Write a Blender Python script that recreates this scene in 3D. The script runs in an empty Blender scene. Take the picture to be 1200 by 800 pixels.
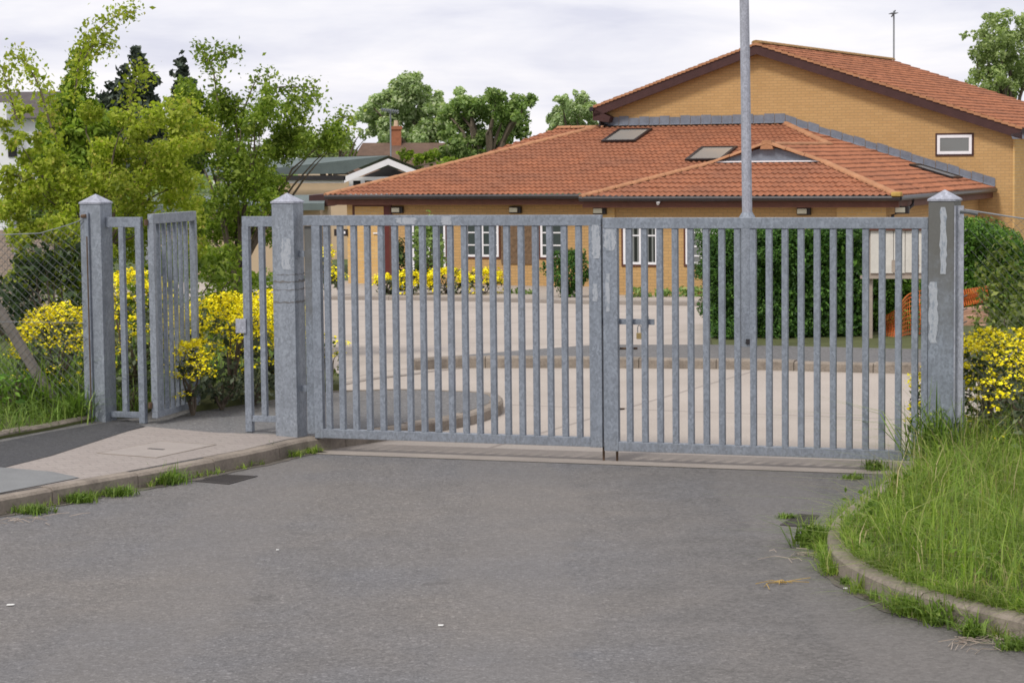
import bpy, bmesh, math, random
import numpy as np
from mathutils import Vector, Matrix
random.seed(7); rng = np.random.default_rng(7)
C = bpy.context.scene.collection
R = math.radians

# ---------------------------------------------------------------- camera model (also used to survey the place)
F_PX = 2701.7; PITCH = R(4.643); ROLL = R(.621); EYE = 2.45
_r = np.array([1, 0, 0.]); _u = np.array([0, math.sin(PITCH), math.cos(PITCH)]); _f = np.array([0, math.cos(PITCH), -math.sin(PITCH)])
AX = _r*math.cos(ROLL)-_u*math.sin(ROLL); BX = _r*math.sin(ROLL)+_u*math.cos(ROLL)
O = np.array([0, 0, EYE])
def ray(x, y): return _f+AX*(x-600)/F_PX+BX*(400-y)/F_PX
def atz(x, y, z=0.0):
    d = ray(x, y); return O+d*(z-EYE)/d[2]
def aty(x, y, Y):
    d = ray(x, y); return O+d*Y/d[1]
def onpl(x, y, P0, n):
    d = ray(x, y); return O+d*(((P0-O)@n)/(d@n))
def gz(y):
    """the site falls gently from the gate to the school"""
    if y < 26: return 0.0
    if y > 54: return -0.9
    return -0.9*(y-26)/28.0
def atg(x, y, up=0.0):
    z = up
    for _ in range(30):
        P = atz(x, y, z); z = gz(P[1])+up
    return P
KD = np.array([-.866, .5])
def pz(x, y): return .12+.045*((x+1.69)*KD[0]+(y-19.02)*KD[1])
def atp(x, y):
    z = .12
    for _ in range(30):
        P = atz(x, y, z); z = pz(P[0], P[1])
    return P

# ---------------------------------------------------------------- node helpers
def mat(name):
    m = bpy.data.materials.new(name); m.use_nodes = True
    nt = m.node_tree; nt.nodes.clear()
    out = nt.nodes.new('ShaderNodeOutputMaterial')
    return m, nt, out
class NT:
    def __init__(s, nt): s.nt = nt
    def n(s, t, **kw):
        nd = s.nt.nodes.new('ShaderNode'+t)
        ins = kw.pop('i', {})
        for k, v in kw.items(): setattr(nd, k, v)
        for k, v in ins.items(): s.set(nd, k, v)
        return nd
    def set(s, nd, k, v):
        sock = nd.inputs[k]
        if hasattr(v, 'is_linked') or isinstance(v, bpy.types.NodeSocket): s.nt.links.new(v, sock)
        else:
            if isinstance(v, (tuple, list)) and len(v) == 3 and sock.type == 'RGBA': v = (*v, 1)
            sock.default_value = v
    def math(s, op, a, b=0.0, c=None):
        nd = s.n('Math', operation=op); s.set(nd, 0, a); s.set(nd, 1, b)
        if c is not None: s.set(nd, 2, c)
        return nd.outputs[0]
    def mix(s, fac, a, b, bt='MIX'):
        nd = s.n('Mix', data_type='RGBA', blend_type=bt)
        s.set(nd, 0, fac); s.set(nd, 6, a); s.set(nd, 7, b); return nd.outputs[2]
    def noise(s, vec, scale, detail=4, rough=.6, dist=0):
        nd = s.n('TexNoise', i={'Scale': scale, 'Detail': detail, 'Roughness': rough, 'Distortion': dist})
        if vec is not None: s.set(nd, 'Vector', vec)
        return nd.outputs['Fac']
    def ramp(s, fac, stops):
        nd = s.n('ValToRGB'); cr = nd.color_ramp
        while len(cr.elements) < len(stops): cr.elements.new(.5)
        for e, (p, c) in zip(cr.elements, stops):
            e.position = p; e.color = (*c, 1) if len(c) == 3 else c
        s.set(nd, 0, fac); return nd.outputs[0]
    def pos(s): return s.n('NewGeometry').outputs['Position']
    def obj(s): return s.n('TexCoord').outputs['Object']
    def bump(s, h, strength=.3, dist=.01):
        nd = s.n('Bump', i={'Strength': strength, 'Distance': dist}); s.set(nd, 'Height', h); return nd.outputs[0]
    def bsdf(s, out, col, rough=.8, metal=0.0, normal=None, spec=.3):
        nd = s.n('BsdfPrincipled'); s.set(nd, 'Base Color', col); s.set(nd, 'Roughness', rough); s.set(nd, 'Metallic', metal)
        s.set(nd, 'Specular IOR Level', spec)
        if normal is not None: s.set(nd, 'Normal', normal)
        s.nt.links.new(nd.outputs[0], out.inputs[0]); return nd
    def map(s, vec, sc=(1, 1, 1), rot=(0, 0, 0)):
        nd = s.n('Mapping', i={'Scale': sc, 'Rotation': rot}); s.set(nd, 'Vector', vec); return nd.outputs[0]
def g3(v): return (v, v, v)
M = {}
def rough_mat(name, col, var=.15, scale=6, rough=.85, bump=.2, fine=60, spec=.25):
    m, nt, out = mat(name); t = NT(nt); p = t.obj()
    a = t.noise(p, scale, 5); b = t.noise(p, fine, 3)
    f = t.math('ADD', t.math('MULTIPLY', a, .65), t.math('MULTIPLY', b, .35))
    c = t.ramp(f, [(.3, tuple(x*(1-var) for x in col)), (.7, tuple(x*(1+var) for x in col))])
    t.bsdf(out, c, rough, 0, t.bump(b, bump, .01), spec); M[name] = m; return m

# asphalt of the road
def road_mat(name, base, warm, cool, dark=.6):
    m, nt, out = mat(name); t = NT(nt); p = t.pos()
    big = t.noise(p, .35, 4, .6); mid = t.noise(p, 2.2, 5, .65); fine = t.noise(p, 95, 3, .75)
    sp = t.n('TexVoronoi', i={'Scale': 60.0}); t.set(sp, 'Vector', p)
    c = t.mix(t.ramp(big, [(.38, g3(0)), (.62, g3(1))]), warm, cool)
    c = t.mix(t.ramp(mid, [(.42, g3(0)), (.72, g3(.55))]), c, base)
    chip = t.n('SeparateColor'); t.set(chip, 0, sp.outputs['Color'])
    c = t.mix(.5, c, t.ramp(chip.outputs[0], [(0, g3(.26)), (.55, g3(.5)), (.92, g3(.64)), (1, g3(.98))]), 'OVERLAY')
    c = t.mix(.42, c, t.ramp(fine, [(.34, g3(.2)), (.66, g3(.8))]), 'OVERLAY')
    patch = t.noise(t.map(p, (1.1, 1.6, 1)), 1.5, 5, .65)
    c = t.mix(t.ramp(patch, [(.66, g3(0)), (.685, g3(.38))]), c, tuple(x*dark for x in base))
    sx = t.n('SeparateXYZ'); t.set(sx, 0, p)
    side = t.n('MapRange', i={'From Min': .3, 'From Max': 1.7}); t.set(side, 0, t.math('ADD', sx.outputs[0], t.math('MULTIPLY', t.math('SUBTRACT', mid, .5), 2.4)))
    coarse = t.n('TexVoronoi', i={'Scale': 38.0}); t.set(coarse, 'Vector', p)
    cs = t.n('SeparateColor'); t.set(cs, 0, coarse.outputs['Color'])
    c = t.mix(t.math('MULTIPLY', side.outputs[0], .55), c, t.mix(cs.outputs[1], tuple(x*.52 for x in base), tuple(x*1.12 for x in base)))
    tr = t.math('SINE', t.math('ADD', t.math('MULTIPLY', sx.outputs[0], 3.3), t.math('MULTIPLY', big, 3.0)))
    c = t.mix(t.ramp(t.math('ADD', tr, mid), [(.75, g3(0)), (1.5, g3(.25))]), c, tuple(min(1, x*1.12) for x in warm))
    h = t.math('ADD', t.math('MULTIPLY', fine, .6), t.math('MULTIPLY', sp.outputs['Distance'], .8))
    t.bsdf(out, c, .9, 0, t.bump(h, .4, .008), .2); M[name] = m
road_mat('road', (.128, .122, .117), (.168, .156, .145), (.145, .143, .146))
road_mat('path_asphalt', (.15, .147, .145), (.165, .158, .152), (.15, .15, .152))
road_mat('patch_asphalt', (.062, .062, .066), (.07, .07, .072), (.06, .061, .066))
# pinkish concrete yard with joints
def yard_mat():
    m, nt, out = mat('yard_concrete'); t = NT(nt); p = t.pos()
    big = t.noise(p, .5, 5, .6); fine = t.noise(p, 50, 3, .7)
    c = t.ramp(big, [(.3, (.35, .308, .268)), (.7, (.425, .376, .33))])
    c = t.mix(.25, c, t.ramp(fine, [(.3, g3(.25)), (.7, g3(.75))]), 'OVERLAY')
    sep = t.n('SeparateXYZ'); t.set(sep, 0, t.map(p, (1, 1, 1), (0, 0, R(24))))
    joint = None
    for k, w in ((0, 4.0), (1, 4.5)):
        fr = t.math('FRACT', t.math('DIVIDE', t.math('ADD', sep.outputs[k], 200), w))
        j = t.math('LESS_THAN', fr, .012)
        joint = j if joint is None else t.math('MAXIMUM', joint, j)
    c = t.mix(t.math('MULTIPLY', joint, .45), c, (.14, .12, .11))
    t.bsdf(out, c, .9, 0, t.bump(fine, .2, .004), .2); M['yard_concrete'] = m
yard_mat()
def paving_mat():
    m, nt, out = mat('pink_paving'); t = NT(nt); p = t.pos()
    br = t.n('TexBrick', i={'Color1': (.315, .280, .255, 1), 'Color2': (.285, .25, .228, 1), 'Mortar': (.225, .2, .185, 1), 'Scale': 1.0,
        'Mortar Size': .006, 'Brick Width': .2, 'Row Height': .1})
    t.set(br, 'Vector', t.map(p, (1, 1, 1), (0, 0, R(-30))))
    fine = t.noise(p, 60, 3, .7); big = t.noise(p, 1.5, 4)
    c = t.mix(.3, br.outputs[0], t.ramp(fine, [(.3, g3(.2)), (.7, g3(.8))]), 'OVERLAY')
    c = t.mix(t.math('MULTIPLY', big, .5), c, (.31, .275, .25))
    t.bsdf(out, c, .9, 0, t.bump(fine, .25, .004), .2); M['pink_paving'] = m
paving_mat()
rough_mat('kerb_concrete', (.235, .20, .165), .42, 4, .9, .4, 40)
rough_mat('apron_concrete', (.27, .238, .21), .2, 2, .9, .3, 60)
rough_mat('slab_grey', (.185, .19, .19), .2, 3, .85, .2, 70)
rough_mat('earth', (.085, .095, .035), .3, 3, .95, .5, 30)
rough_mat('far_ground', (.09, .12, .05), .3, .1, .95, .1, 3)
rough_mat('pale_wall', (.42, .33, .27), .12, 3, .9, .1, 30)
rough_mat('concrete_post', (.18, .16, .14), .25, 6, .9, .4, 60)
rough_mat('grate_iron', (.045, .04, .038), .25, 9, .7, .2, 60)
rough_mat('cover_lid', (.32, .285, .26), .12, 4, .85, .2, 50)
rough_mat('rust', (.11, .07, .045), .3, 30, .8, .2, 90)
rough_mat('brown_timber', (.105, .042, .028), .25, 7, .6, .2, 40)
rough_mat('dark_fascia', (.06, .028, .026), .2, 5, .55, .1, 40)
rough_mat('dark_plastic', (.018, .013, .013), .2, 8, .4, .05, 40, .4)
rough_mat('gutter_plastic', (.022, .018, .02), .2, 8, .35, .05, 40, .5)
rough_mat('lead', (.17, .185, .22), .25, 4, .6, .3, 20)
rough_mat('white_paint', (.78, .77, .79), .05, 5, .45, .05, 40, .4)
rough_mat('render_beige', (.55, .42, .29), .08, 2, .9, .1, 40)
rough_mat('render_white', (.75, .75, .78), .06, 2, .9, .1, 40)
rough_mat('green_roof', (.12, .15, .145), .18, 2, .7, .15, 20)
rough_mat('brown_roof', (.13, .085, .062), .3, 2, .9, .3, 12)
rough_mat('grey_roof', (.10, .085, .085), .25, 2, .9, .3, 12)
rough_mat('chimney_brick', (.33, .13, .07), .25, 6, .9, .3, 30)
rough_mat('dark_board', (.03, .028, .03), .3, 6, .7, .1, 30)
rough_mat('door_red', (.10, .018, .014), .2, 5, .4, .05, 40, .4)
rough_mat('lamp_lens', (.62, .60, .47), .1, 9, .3, .05, 60, .5)
rough_mat('wire', (.22, .24, .26), .15, 20, .45, .05, 60, .5)
rough_mat('wire_dark', (.10, .105, .11), .2, 20, .5, .05, 60, .4)
rough_mat('bark', (.12, .095, .07), .3, 14, .9, .6, 50)
rough_mat('brass', (.30, .22, .09), .15, 20, .4, .05, 60, .5)
rough_mat('lichen', (.42, .28, .08), .3, 9, .95, .3, 40)
rough_mat('net_orange', (.62, .15, .035), .2, 3, .7, .05, 40)
rough_mat('rubble', (.42, .25, .17), .3, 5, .95, .5, 30)
rough_mat('pebble_panel', (.16, .105, .065), .5, 14, .95, .6, 60)
rough_mat('litter_white', (.75, .75, .72), .05, 9, .8, .05, 60)
rough_mat('tarmac_dark', (.06, .058, .058), .3, 8, .9, .3, 60)
rough_mat('scuff', (.16, .155, .15), .2, 12, .7, .2, 50)
rough_mat('weathered_white', (.60, .57, .52), .12, 7, .8, .2, 50)
rough_mat('dirty_patch', (.115, .118, .112), .25, 9, .7, .2, 50)
rough_mat('mossy_ridge', (.33, .20, .085), .4, 5, .95, .3, 20)
rough_mat('terracotta_ridge', (.38, .19, .10), .25, 3, .9, .3, 18)
rough_mat('stump_wood', (.36, .30, .25), .2, 6, .9, .2, 40)

def patch_mat():
    m, nt, out = mat('paint_patch'); t = NT(nt); p = t.obj()
    a = t.noise(t.map(p, (1.5, 1.5, .6)), 26, 5, .7); b = t.noise(p, 70, 3)
    c = t.mix(t.ramp(a, [(.40, g3(0)), (.50, g3(1))]), (.23, .26, .30), t.ramp(b, [(.3, (.31, .335, .37)), (.7, (.39, .41, .44))]))
    t.bsdf(out, c, .6, 0, t.bump(b, .15, .003), .35); M['paint_patch'] = m
patch_mat()
def galv(name, col, dirt=0.0):
    m, nt, out = mat(name); t = NT(nt); p = t.pos()
    v = t.n('TexVoronoi', i={'Scale': 75.0}); t.set(v, 'Vector', t.map(p, (1, 1, .7)))
    sp = t.n('SeparateColor'); t.set(sp, 0, v.outputs['Color'])
    mid = t.noise(p, 7, 5, .65); streak = t.noise(t.map(p, (22, 22, 1.6)), 1, 4, .6)
    c = t.mix(sp.outputs[0], tuple(x*.78 for x in col), tuple(x*1.26 for x in col))
    c = t.mix(t.ramp(mid, [(.35, g3(0)), (.75, g3(.7))]), c, tuple(x*.68 for x in col))
    c = t.mix(t.ramp(streak, [(.5, g3(0)), (.8, g3(.45))]), c, tuple(x*1.3 for x in col))
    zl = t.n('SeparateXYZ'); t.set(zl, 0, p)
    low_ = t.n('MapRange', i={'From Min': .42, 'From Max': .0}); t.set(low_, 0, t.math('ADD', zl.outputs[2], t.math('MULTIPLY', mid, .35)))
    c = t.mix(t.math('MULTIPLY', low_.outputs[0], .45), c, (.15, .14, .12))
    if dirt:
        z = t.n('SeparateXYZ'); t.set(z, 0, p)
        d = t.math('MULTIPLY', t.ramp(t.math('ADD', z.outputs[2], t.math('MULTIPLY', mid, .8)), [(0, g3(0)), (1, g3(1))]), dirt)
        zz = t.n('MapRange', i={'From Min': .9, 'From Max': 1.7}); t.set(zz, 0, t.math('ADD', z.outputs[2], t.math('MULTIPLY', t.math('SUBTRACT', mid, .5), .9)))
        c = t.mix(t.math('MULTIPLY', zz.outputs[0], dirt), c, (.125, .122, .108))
    t.bsdf(out, c, t.ramp(mid, [(.3, g3(.5)), (.7, g3(.68))]), .25, t.bump(mid, .12, .004), .4); M[name] = m
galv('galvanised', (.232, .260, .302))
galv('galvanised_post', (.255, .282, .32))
galv('galvanised_dirt_and_shade', (.22, .248, .288), .9)  # real dirt on the right post; painted shade on the left leaf's strip
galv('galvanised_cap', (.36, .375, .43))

def brick_mat(name, a, b, mo):
    m, nt, out = mat(name); t = NT(nt)
    s = t.n('SeparateXYZ'); t.set(s, 0, t.obj())
    cb = t.n('CombineXYZ'); t.set(cb, 0, t.math('ADD', s.outputs[0], s.outputs[1])); t.set(cb, 1, s.outputs[2])
    br = t.n('TexBrick', i={'Color1': (*a, 1), 'Color2': (*b, 1), 'Mortar': (*mo, 1), 'Scale': 1.0, 'Mortar Size': .009, 'Brick Width': .225,
        'Row Height': .075, 'Bias': -.1}); t.set(br, 'Vector', cb.outputs[0])
    big = t.noise(t.obj(), .7, 5, .6); fine = t.noise(t.obj(), 22, 3, .7)
    c = t.mix(.12, br.outputs[0], t.ramp(big, [(.3, g3(.3)), (.7, g3(.7))]), 'OVERLAY')
    c = t.mix(.12, c, t.ramp(fine, [(.3, g3(.25)), (.7, g3(.75))]), 'OVERLAY')
    t.bsdf(out, c, .92, 0, t.bump(br.outputs['Fac'], -.2, .006), .15); M[name] = m
brick_mat('buff_brick', (.50, .315, .14), (.455, .28, .12), (.37, .245, .12))
brick_mat('pale_brick', (.62, .40, .16), (.55, .34, .125), (.50, .36, .2))

def tile_mat(name, a, b, dark):
    m, nt, out = mat(name); t = NT(nt)
    uv = t.n('UVMap').outputs[0]
    fl = t.n('VectorMath', operation='FLOOR'); t.set(fl, 0, uv)
    wn = t.n('TexWhiteNoise', noise_dimensions='2D'); t.set(wn, 0, fl.outputs[0])
    big = t.noise(t.obj(), .55, 5, .65); fine = t.noise(t.obj(), 14, 4, .7)
    c = t.mix(wn.outputs[0], a, b)
    c = t.mix(t.ramp(big, [(.42, g3(0)), (.75, g3(.7))]), c, dark)
    c = t.mix(.35, c, t.ramp(fine, [(.3, g3(.25)), (.7, g3(.75))]), 'OVERLAY')
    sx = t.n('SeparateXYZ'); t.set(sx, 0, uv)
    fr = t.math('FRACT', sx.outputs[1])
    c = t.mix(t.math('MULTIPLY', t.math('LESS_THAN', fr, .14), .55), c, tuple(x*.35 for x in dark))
    t.bsdf(out, c, .9, 0, t.bump(fine, .3, .01), .15); M[name] = m
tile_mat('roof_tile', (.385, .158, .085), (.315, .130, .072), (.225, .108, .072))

def glass_mat(name, col, blinds=False):
    m, nt, out = mat(name); t = NT(nt)
    c = col
    if blinds:
        s = t.n('SeparateXYZ'); t.set(s, 0, t.obj())
        st = t.math('SINE', t.math('MULTIPLY', s.outputs[0], 52.0))
        c = t.ramp(st, [(.2, (.02, .024, .024)), (.8, (.20, .21, .205))])
    n = t.noise(t.obj(), 1.2, 2)
    t.bsdf(out, c, .08, 0, t.bump(n, .05, .02), .5); M[name] = m
glass_mat('pane_blinds', None, True); glass_mat('pane_dark', (.05, .065, .065)); glass_mat('skylight_glass', (.28, .27, .25)); glass_mat('pane_net', (.17, .18, .175))

def leaf_mat(name, stops, trans=.3, clump=1.6, cl=.5, rough=.55):
    m, nt, out = mat(name); t = NT(nt)
    geo = t.n('NewGeometry')
    rnd = geo.outputs['Random Per Island']
    c = t.ramp(rnd, stops)
    cn = t.noise(geo.outputs['Position'], clump, 3, .6)
    c = t.mix(cl, c, t.ramp(cn, [(.32, g3(.2)), (.68, g3(.8))]), 'OVERLAY')
    d = t.n('BsdfPrincipled', i={'Roughness': rough, 'Specular IOR Level': .25}); t.set(d, 'Base Color', c)
    tr = t.n('BsdfTranslucent'); t.set(tr, 0, t.mix(1, c, (1.0, 1.15, .5), 'MULTIPLY'))
    mx = t.n('MixShader'); t.set(mx, 0, trans); nt.links.new(d.outputs[0], mx.inputs[1]); nt.links.new(tr.outputs[0], mx.inputs[2])
    nt.links.new(mx.outputs[0], out.inputs[0]); M[name] = m
leaf_mat('leaf_lime', [(0, (.21, .27, .025)), (.5, (.36, .42, .045)), (.9, (.48, .52, .09)), (1, (.50, .40, .10))], .5)
leaf_mat('leaf_mid', [(0, (.11, .175, .02)), (.6, (.22, .31, .038)), (1, (.34, .41, .07))], .45)
leaf_mat('leaf_conifer_bright', [(0, (.10, .17, .015)), (.6, (.20, .30, .028)), (1, (.29, .38, .05))], .3)
leaf_mat('leaf_conifer_dark', [(0, (0.029, 0.044, 0.033)), (0.6, (0.058, 0.078, 0.055)), (1, (0.098, 0.117, 0.078))], .1)  # paler and bluer: distance haze put into the leaf colour
leaf_mat('leaf_poplar', [(0, (0.248, 0.33, 0.146)), (0.6, (0.425, 0.534, 0.264)), (1, (0.659, 0.7, 0.468))], .4, .5)
leaf_mat('leaf_sycamore', [(0, (0.136, 0.211, 0.065)), (0.6, (0.242, 0.351, 0.106)), (1, (0.37, 0.456, 0.171))], .4, .5)
leaf_mat('leaf_birch', [(0, (0.212, 0.277, 0.113)), (0.6, (0.356, 0.45, 0.171)), (1, (0.503, 0.568, 0.265))], .4, .6)
leaf_mat('leaf_hedge', [(0, (0.033, 0.083, 0.011)), (0.5, (0.094, 0.209, 0.024)), (1, (0.209, 0.352, 0.055))], .25, 2.2, .6)
leaf_mat('leaf_hedge_dark', [(0, (0.018, 0.051, 0.011)), (0.6, (0.054, 0.132, 0.021)), (1, (0.128, 0.255, 0.042))], .2, 2.2, .6)
leaf_mat('leaf_grey', [(0, (.03, .045, .025)), (.6, (.085, .11, .06)), (1, (.22, .25, .17))], .15, 3)
leaf_mat('leaf_olive', [(0, (.06, .095, .016)), (.6, (.15, .20, .035)), (1, (.25, .28, .07))], .3, 2.5)
leaf_mat('leaf_dark', [(0, (.012, .026, .007)), (.7, (.035, .065, .015)), (1, (.08, .12, .03))], .2, 2)
leaf_mat('leaf_weed', [(0, (.08, .14, .02)), (.6, (.16, .26, .04)), (1, (.26, .33, .08))], .3, 3)
leaf_mat('grass', [(0, (0.112, 0.185, 0.028)), (0.45, (0.213, 0.319, 0.049)), (0.82, (0.302, 0.403, 0.073)), (0.93, (0.381, 0.426, 0.123)), (1, (0.493, 0.437, 0.224))], .45, 2.6, .5)
leaf_mat('grass_dry', [(0, (.30, .24, .12)), (1, (.46, .38, .22))], .3, 3)
leaf_mat('petal', [(0, (.74, .58, .004)), (.4, (.90, .77, .006)), (1, (.94, .86, .02))], .1, 5, .1)
leaf_mat('blossom_white', [(0, (.6, .62, .5)), (1, (.75, .75, .66))], .2, 5, .1)

# ---------------------------------------------------------------- mesh helpers
def inv_world(parent):
    m = Matrix.Identity(4)
    chain = []
    p = parent
    while p is not None: chain.append(p); p = p.parent
    for q in reversed(chain): m = m @ (Matrix.Translation(q.location) @ q.rotation_euler.to_matrix().to_4x4())
    return np.array(m.inverted())
class MB:
    """collects shapes in world (or a thing's local) space"""
    def __init__(s): s.v = []; s.f = []; s.uv = []
    def add(s, vs, fs):
        o = len(s.v); s.v += [tuple(map(float, q)) for q in vs]; s.f += [tuple(i+o for i in q) for q in fs]
    def box(s, x0, x1, y0, y1, z0, z1):
        s.add([(x0, y0, z0), (x1, y0, z0), (x1, y1, z0), (x0, y1, z0), (x0, y0, z1), (x1, y0, z1), (x1, y1, z1), (x0, y1, z1)],
              [(3, 2, 1, 0), (4, 5, 6, 7), (0, 1, 5, 4), (1, 2, 6, 5), (2, 3, 7, 6), (3, 0, 4, 7)])
    def bar(s, a, b, w, h, up=(0, 0, 1)):
        a = np.array(a, float); b = np.array(b, float); d = b-a; d /= np.linalg.norm(d)
        x = np.cross(d, up); n = np.linalg.norm(x)
        x = x/n if n > 1e-6 else np.array([1., 0, 0]); y = np.cross(x, d)
        vs = []
        for q in (a, b):
            for i, j in ((-1, -1), (1, -1), (1, 1), (-1, 1)): vs.append(q+x*w/2*i+y*h/2*j)
        s.add(vs, [(0, 1, 2, 3), (7, 6, 5, 4), (0, 4, 5, 1), (1, 5, 6, 2), (2, 6, 7, 3), (3, 7, 4, 0)])
    def tube(s, pts, rad, n=6, cap=True):
        pts = [np.array(q, float) for q in pts]
        if not hasattr(rad, '__len__'): rad = [rad]*len(pts)
        o = len(s.v); ref = np.array([.3, .2, .93])
        for i, q in enumerate(pts):
            d = pts[min(i+1, len(pts)-1)]-pts[max(i-1, 0)]; d = d/(np.linalg.norm(d)+1e-9)
            x = np.cross(d, ref)
            if np.linalg.norm(x) < .1: x = np.cross(d, (1, 0, 0))
            x /= np.linalg.norm(x); y = np.cross(d, x)
            for k in range(n):
                a = 2*math.pi*k/n; s.v.append(tuple(q+(x*math.cos(a)+y*math.sin(a))*rad[i]))
        for i in range(len(pts)-1):
            for k in range(n):
                k2 = (k+1) % n; s.f.append((o+i*n+k, o+i*n+k2, o+(i+1)*n+k2, o+(i+1)*n+k))
        if cap:
            s.f.append(tuple(o+k for k in range(n-1, -1, -1))); s.f.append(tuple(o+(len(pts)-1)*n+k for k in range(n)))
    def prism(s, poly, d):
        """poly: 3D points in a plane, extruded by vector d"""
        n = len(poly); p2 = [tuple(np.array(q)+np.array(d)) for q in poly]
        s.add(list(poly)+p2, [tuple(range(n-1, -1, -1)), tuple(range(n, 2*n))]+[(i, (i+1) % n, n+(i+1) % n, n+i) for i in range(n)])
    def build(s, name, m, parent=None, local=False, smooth=False, bevel=0.0):
        me = bpy.data.meshes.new(name)
        v = np.array(s.v, float)
        if parent is not None and not local:
            T = inv_world(parent); v = v @ T[:3, :3].T+T[:3, 3]
        me.from_pydata(v.tolist(), [], s.f); me.materials.append(M[m])
        bm = bmesh.new(); bm.from_mesh(me); bmesh.ops.recalc_face_normals(bm, faces=bm.faces)
        if bevel:
            bmesh.ops.bevel(bm, geom=[e for e in bm.edges if len(e.link_faces) == 2 and e.calc_face_angle(0) > .6], offset=bevel, segments=2, affect='EDGES', profile=.6)
        bm.to_mesh(me); bm.free()
        if smooth:
            for p in me.polygons: p.use_smooth = True
        o = bpy.data.objects.new(name, me); C.objects.link(o); o.parent = parent
        return o
def quads_obj(name, V, m, parent=None, faces4=True):
    """V: (n,4,3) world-space quads, each its own island"""
    V = np.asarray(V, np.float32)
    if parent is not None:
        T = inv_world(parent); V = (V @ T[:3, :3].T+T[:3, 3]).astype(np.float32)
    n = len(V); me = bpy.data.meshes.new(name)
    me.vertices.add(n*4); me.vertices.foreach_set('co', V.reshape(-1))
    me.loops.add(n*4); me.loops.foreach_set('vertex_index', np.arange(n*4, dtype=np.int32))
    me.polygons.add(n); me.polygons.foreach_set('loop_start', np.arange(0, n*4, 4, dtype=np.int32)); me.polygons.foreach_set('loop_total', np.full(n, 4, np.int32))
    me.update(calc_edges=True); me.materials.append(M[m])
    o = bpy.data.objects.new(name, me); C.objects.link(o); o.parent = parent
    return o
def thing(name, label, cat, loc=(0, 0, 0), rz=0.0, group=None):
    o = bpy.data.objects.new(name, None); C.objects.link(o); o.empty_display_size = .2
    o.location = tuple(map(float, loc)); o.rotation_euler = (0, 0, rz); o['label'] = label; o['category'] = cat
    if group: o['group'] = group
    return o
def tag(o, label, cat, group=None, kind=None):
    o['label'] = label; o['category'] = cat
    if group: o['group'] = group
    if kind: o['kind'] = kind
    return o
def copy_thing(o, loc, rz=0.0, label=None):
    def rec(q, par):
        c = q.copy(); C.objects.link(c); c.parent = par
        for ch in q.children: rec(ch, c)
        return c
    c = rec(o, None); c.location = tuple(map(float, loc)); c.rotation_euler = (0, 0, rz)
    if label: c['label'] = label
    return c
def struct(o): o['kind'] = 'structure'; return o
def sheet(name, poly, m, dz, zf=None, cuts=(26, 54), thick=0.0):
    """flat polygon draped on the ground"""
    bm = bmesh.new(); vs = [bm.verts.new((q[0], q[1], 0)) for q in poly]; bm.faces.new(vs); bm.normal_update()
    for c in cuts: bmesh.ops.bisect_plane(bm, geom=bm.verts[:]+bm.edges[:]+bm.faces[:], plane_co=(0, c, 0), plane_no=(0, 1, 0))
    bm.normal_update(); bmesh.ops.triangulate(bm, faces=bm.faces[:])
    zf = zf or (lambda x, y: gz(y))
    for v in bm.verts: v.co.z = zf(v.co.x, v.co.y)+dz
    if thick:
        r = bmesh.ops.extrude_face_region(bm, geom=bm.faces[:])
        for e in r['geom']:
            if isinstance(e, bmesh.types.BMVert): e.co.z -= thick
    bmesh.ops.recalc_face_normals(bm, faces=bm.faces)
    if not thick:
        for f in bm.faces:
            if f.normal.z < 0: f.normal_flip()
    me = bpy.data.meshes.new(name); bm.to_mesh(me); bm.free(); me.materials.append(M[m])
    o = bpy.data.objects.new(name, me); C.objects.link(o); return o
def smooth_line(pts, n=6):
    """Catmull-Rom through 3D points"""
    P = [np.array(q, float) for q in pts]; P = [2*P[0]-P[1]]+P+[2*P[-1]-P[-2]]; out = []
    for i in range(1, len(P)-2):
        for k in range(n):
            t = k/n; a, b, c, d = P[i-1:i+3]
            out.append(.5*((2*b)+(c-a)*t+(2*a-5*b+4*c-d)*t*t+(3*b-a-3*c+d)*t**3))
    out.append(P[-2]); return out
def kerb(name, outer, side, w=.125, down=.17, m='kerb_concrete', joint=.9):
    """kerb stones along the outer top edge; side=+1 puts the stone left of travel"""
    P = smooth_line(outer, 8); mb = MB()
    L = [0.0]
    for i in range(1, len(P)): L.append(L[-1]+np.linalg.norm(P[i]-P[i-1]))
    def at(s):
        s = min(max(s, 0), L[-1]); i = int(np.searchsorted(L, s)); i = min(max(i, 1), len(P)-1)
        t = (s-L[i-1])/max(L[i]-L[i-1], 1e-9); return P[i-1]*(1-t)+P[i]*t
    s = 0.0
    while s < L[-1]-.02:
        e = min(s+joint-.008, L[-1]); k = max(2, int((e-s)/.15)+1); jz = random.uniform(-.006, .006)
        ring = []
        for q in range(k+1):
            a = s+(e-s)*q/k; p = at(a); d = at(a+.02)-at(a-.02); d[2] = 0; d /= np.linalg.norm(d)
            nrm = np.array([-d[1], d[0], 0])*side; z = p[2]+jz
            ring.append([p+np.array([0, 0, -down]), np.array([*p[:2], z-.02])+nrm*.004, np.array([*p[:2], z])+nrm*.022, np.array([*(p+nrm*w)[:2], z+.003]), (p+nrm*w)+np.array([0, 0, -down])])
        vs = [q for r_ in ring for q in r_]; fs = []
        for q in range(k):
            for j in range(5):
                j2 = (j+1) % 5; fs.append((q*5+j, q*5+j2, (q+1)*5+j2, (q+1)*5+j))
        fs.append((4, 3, 2, 1, 0)); fs.append(tuple(k*5+j for j in range(5)))
        mb.add(vs, fs); s += joint
    return struct(mb.build(name, m)), P

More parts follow.
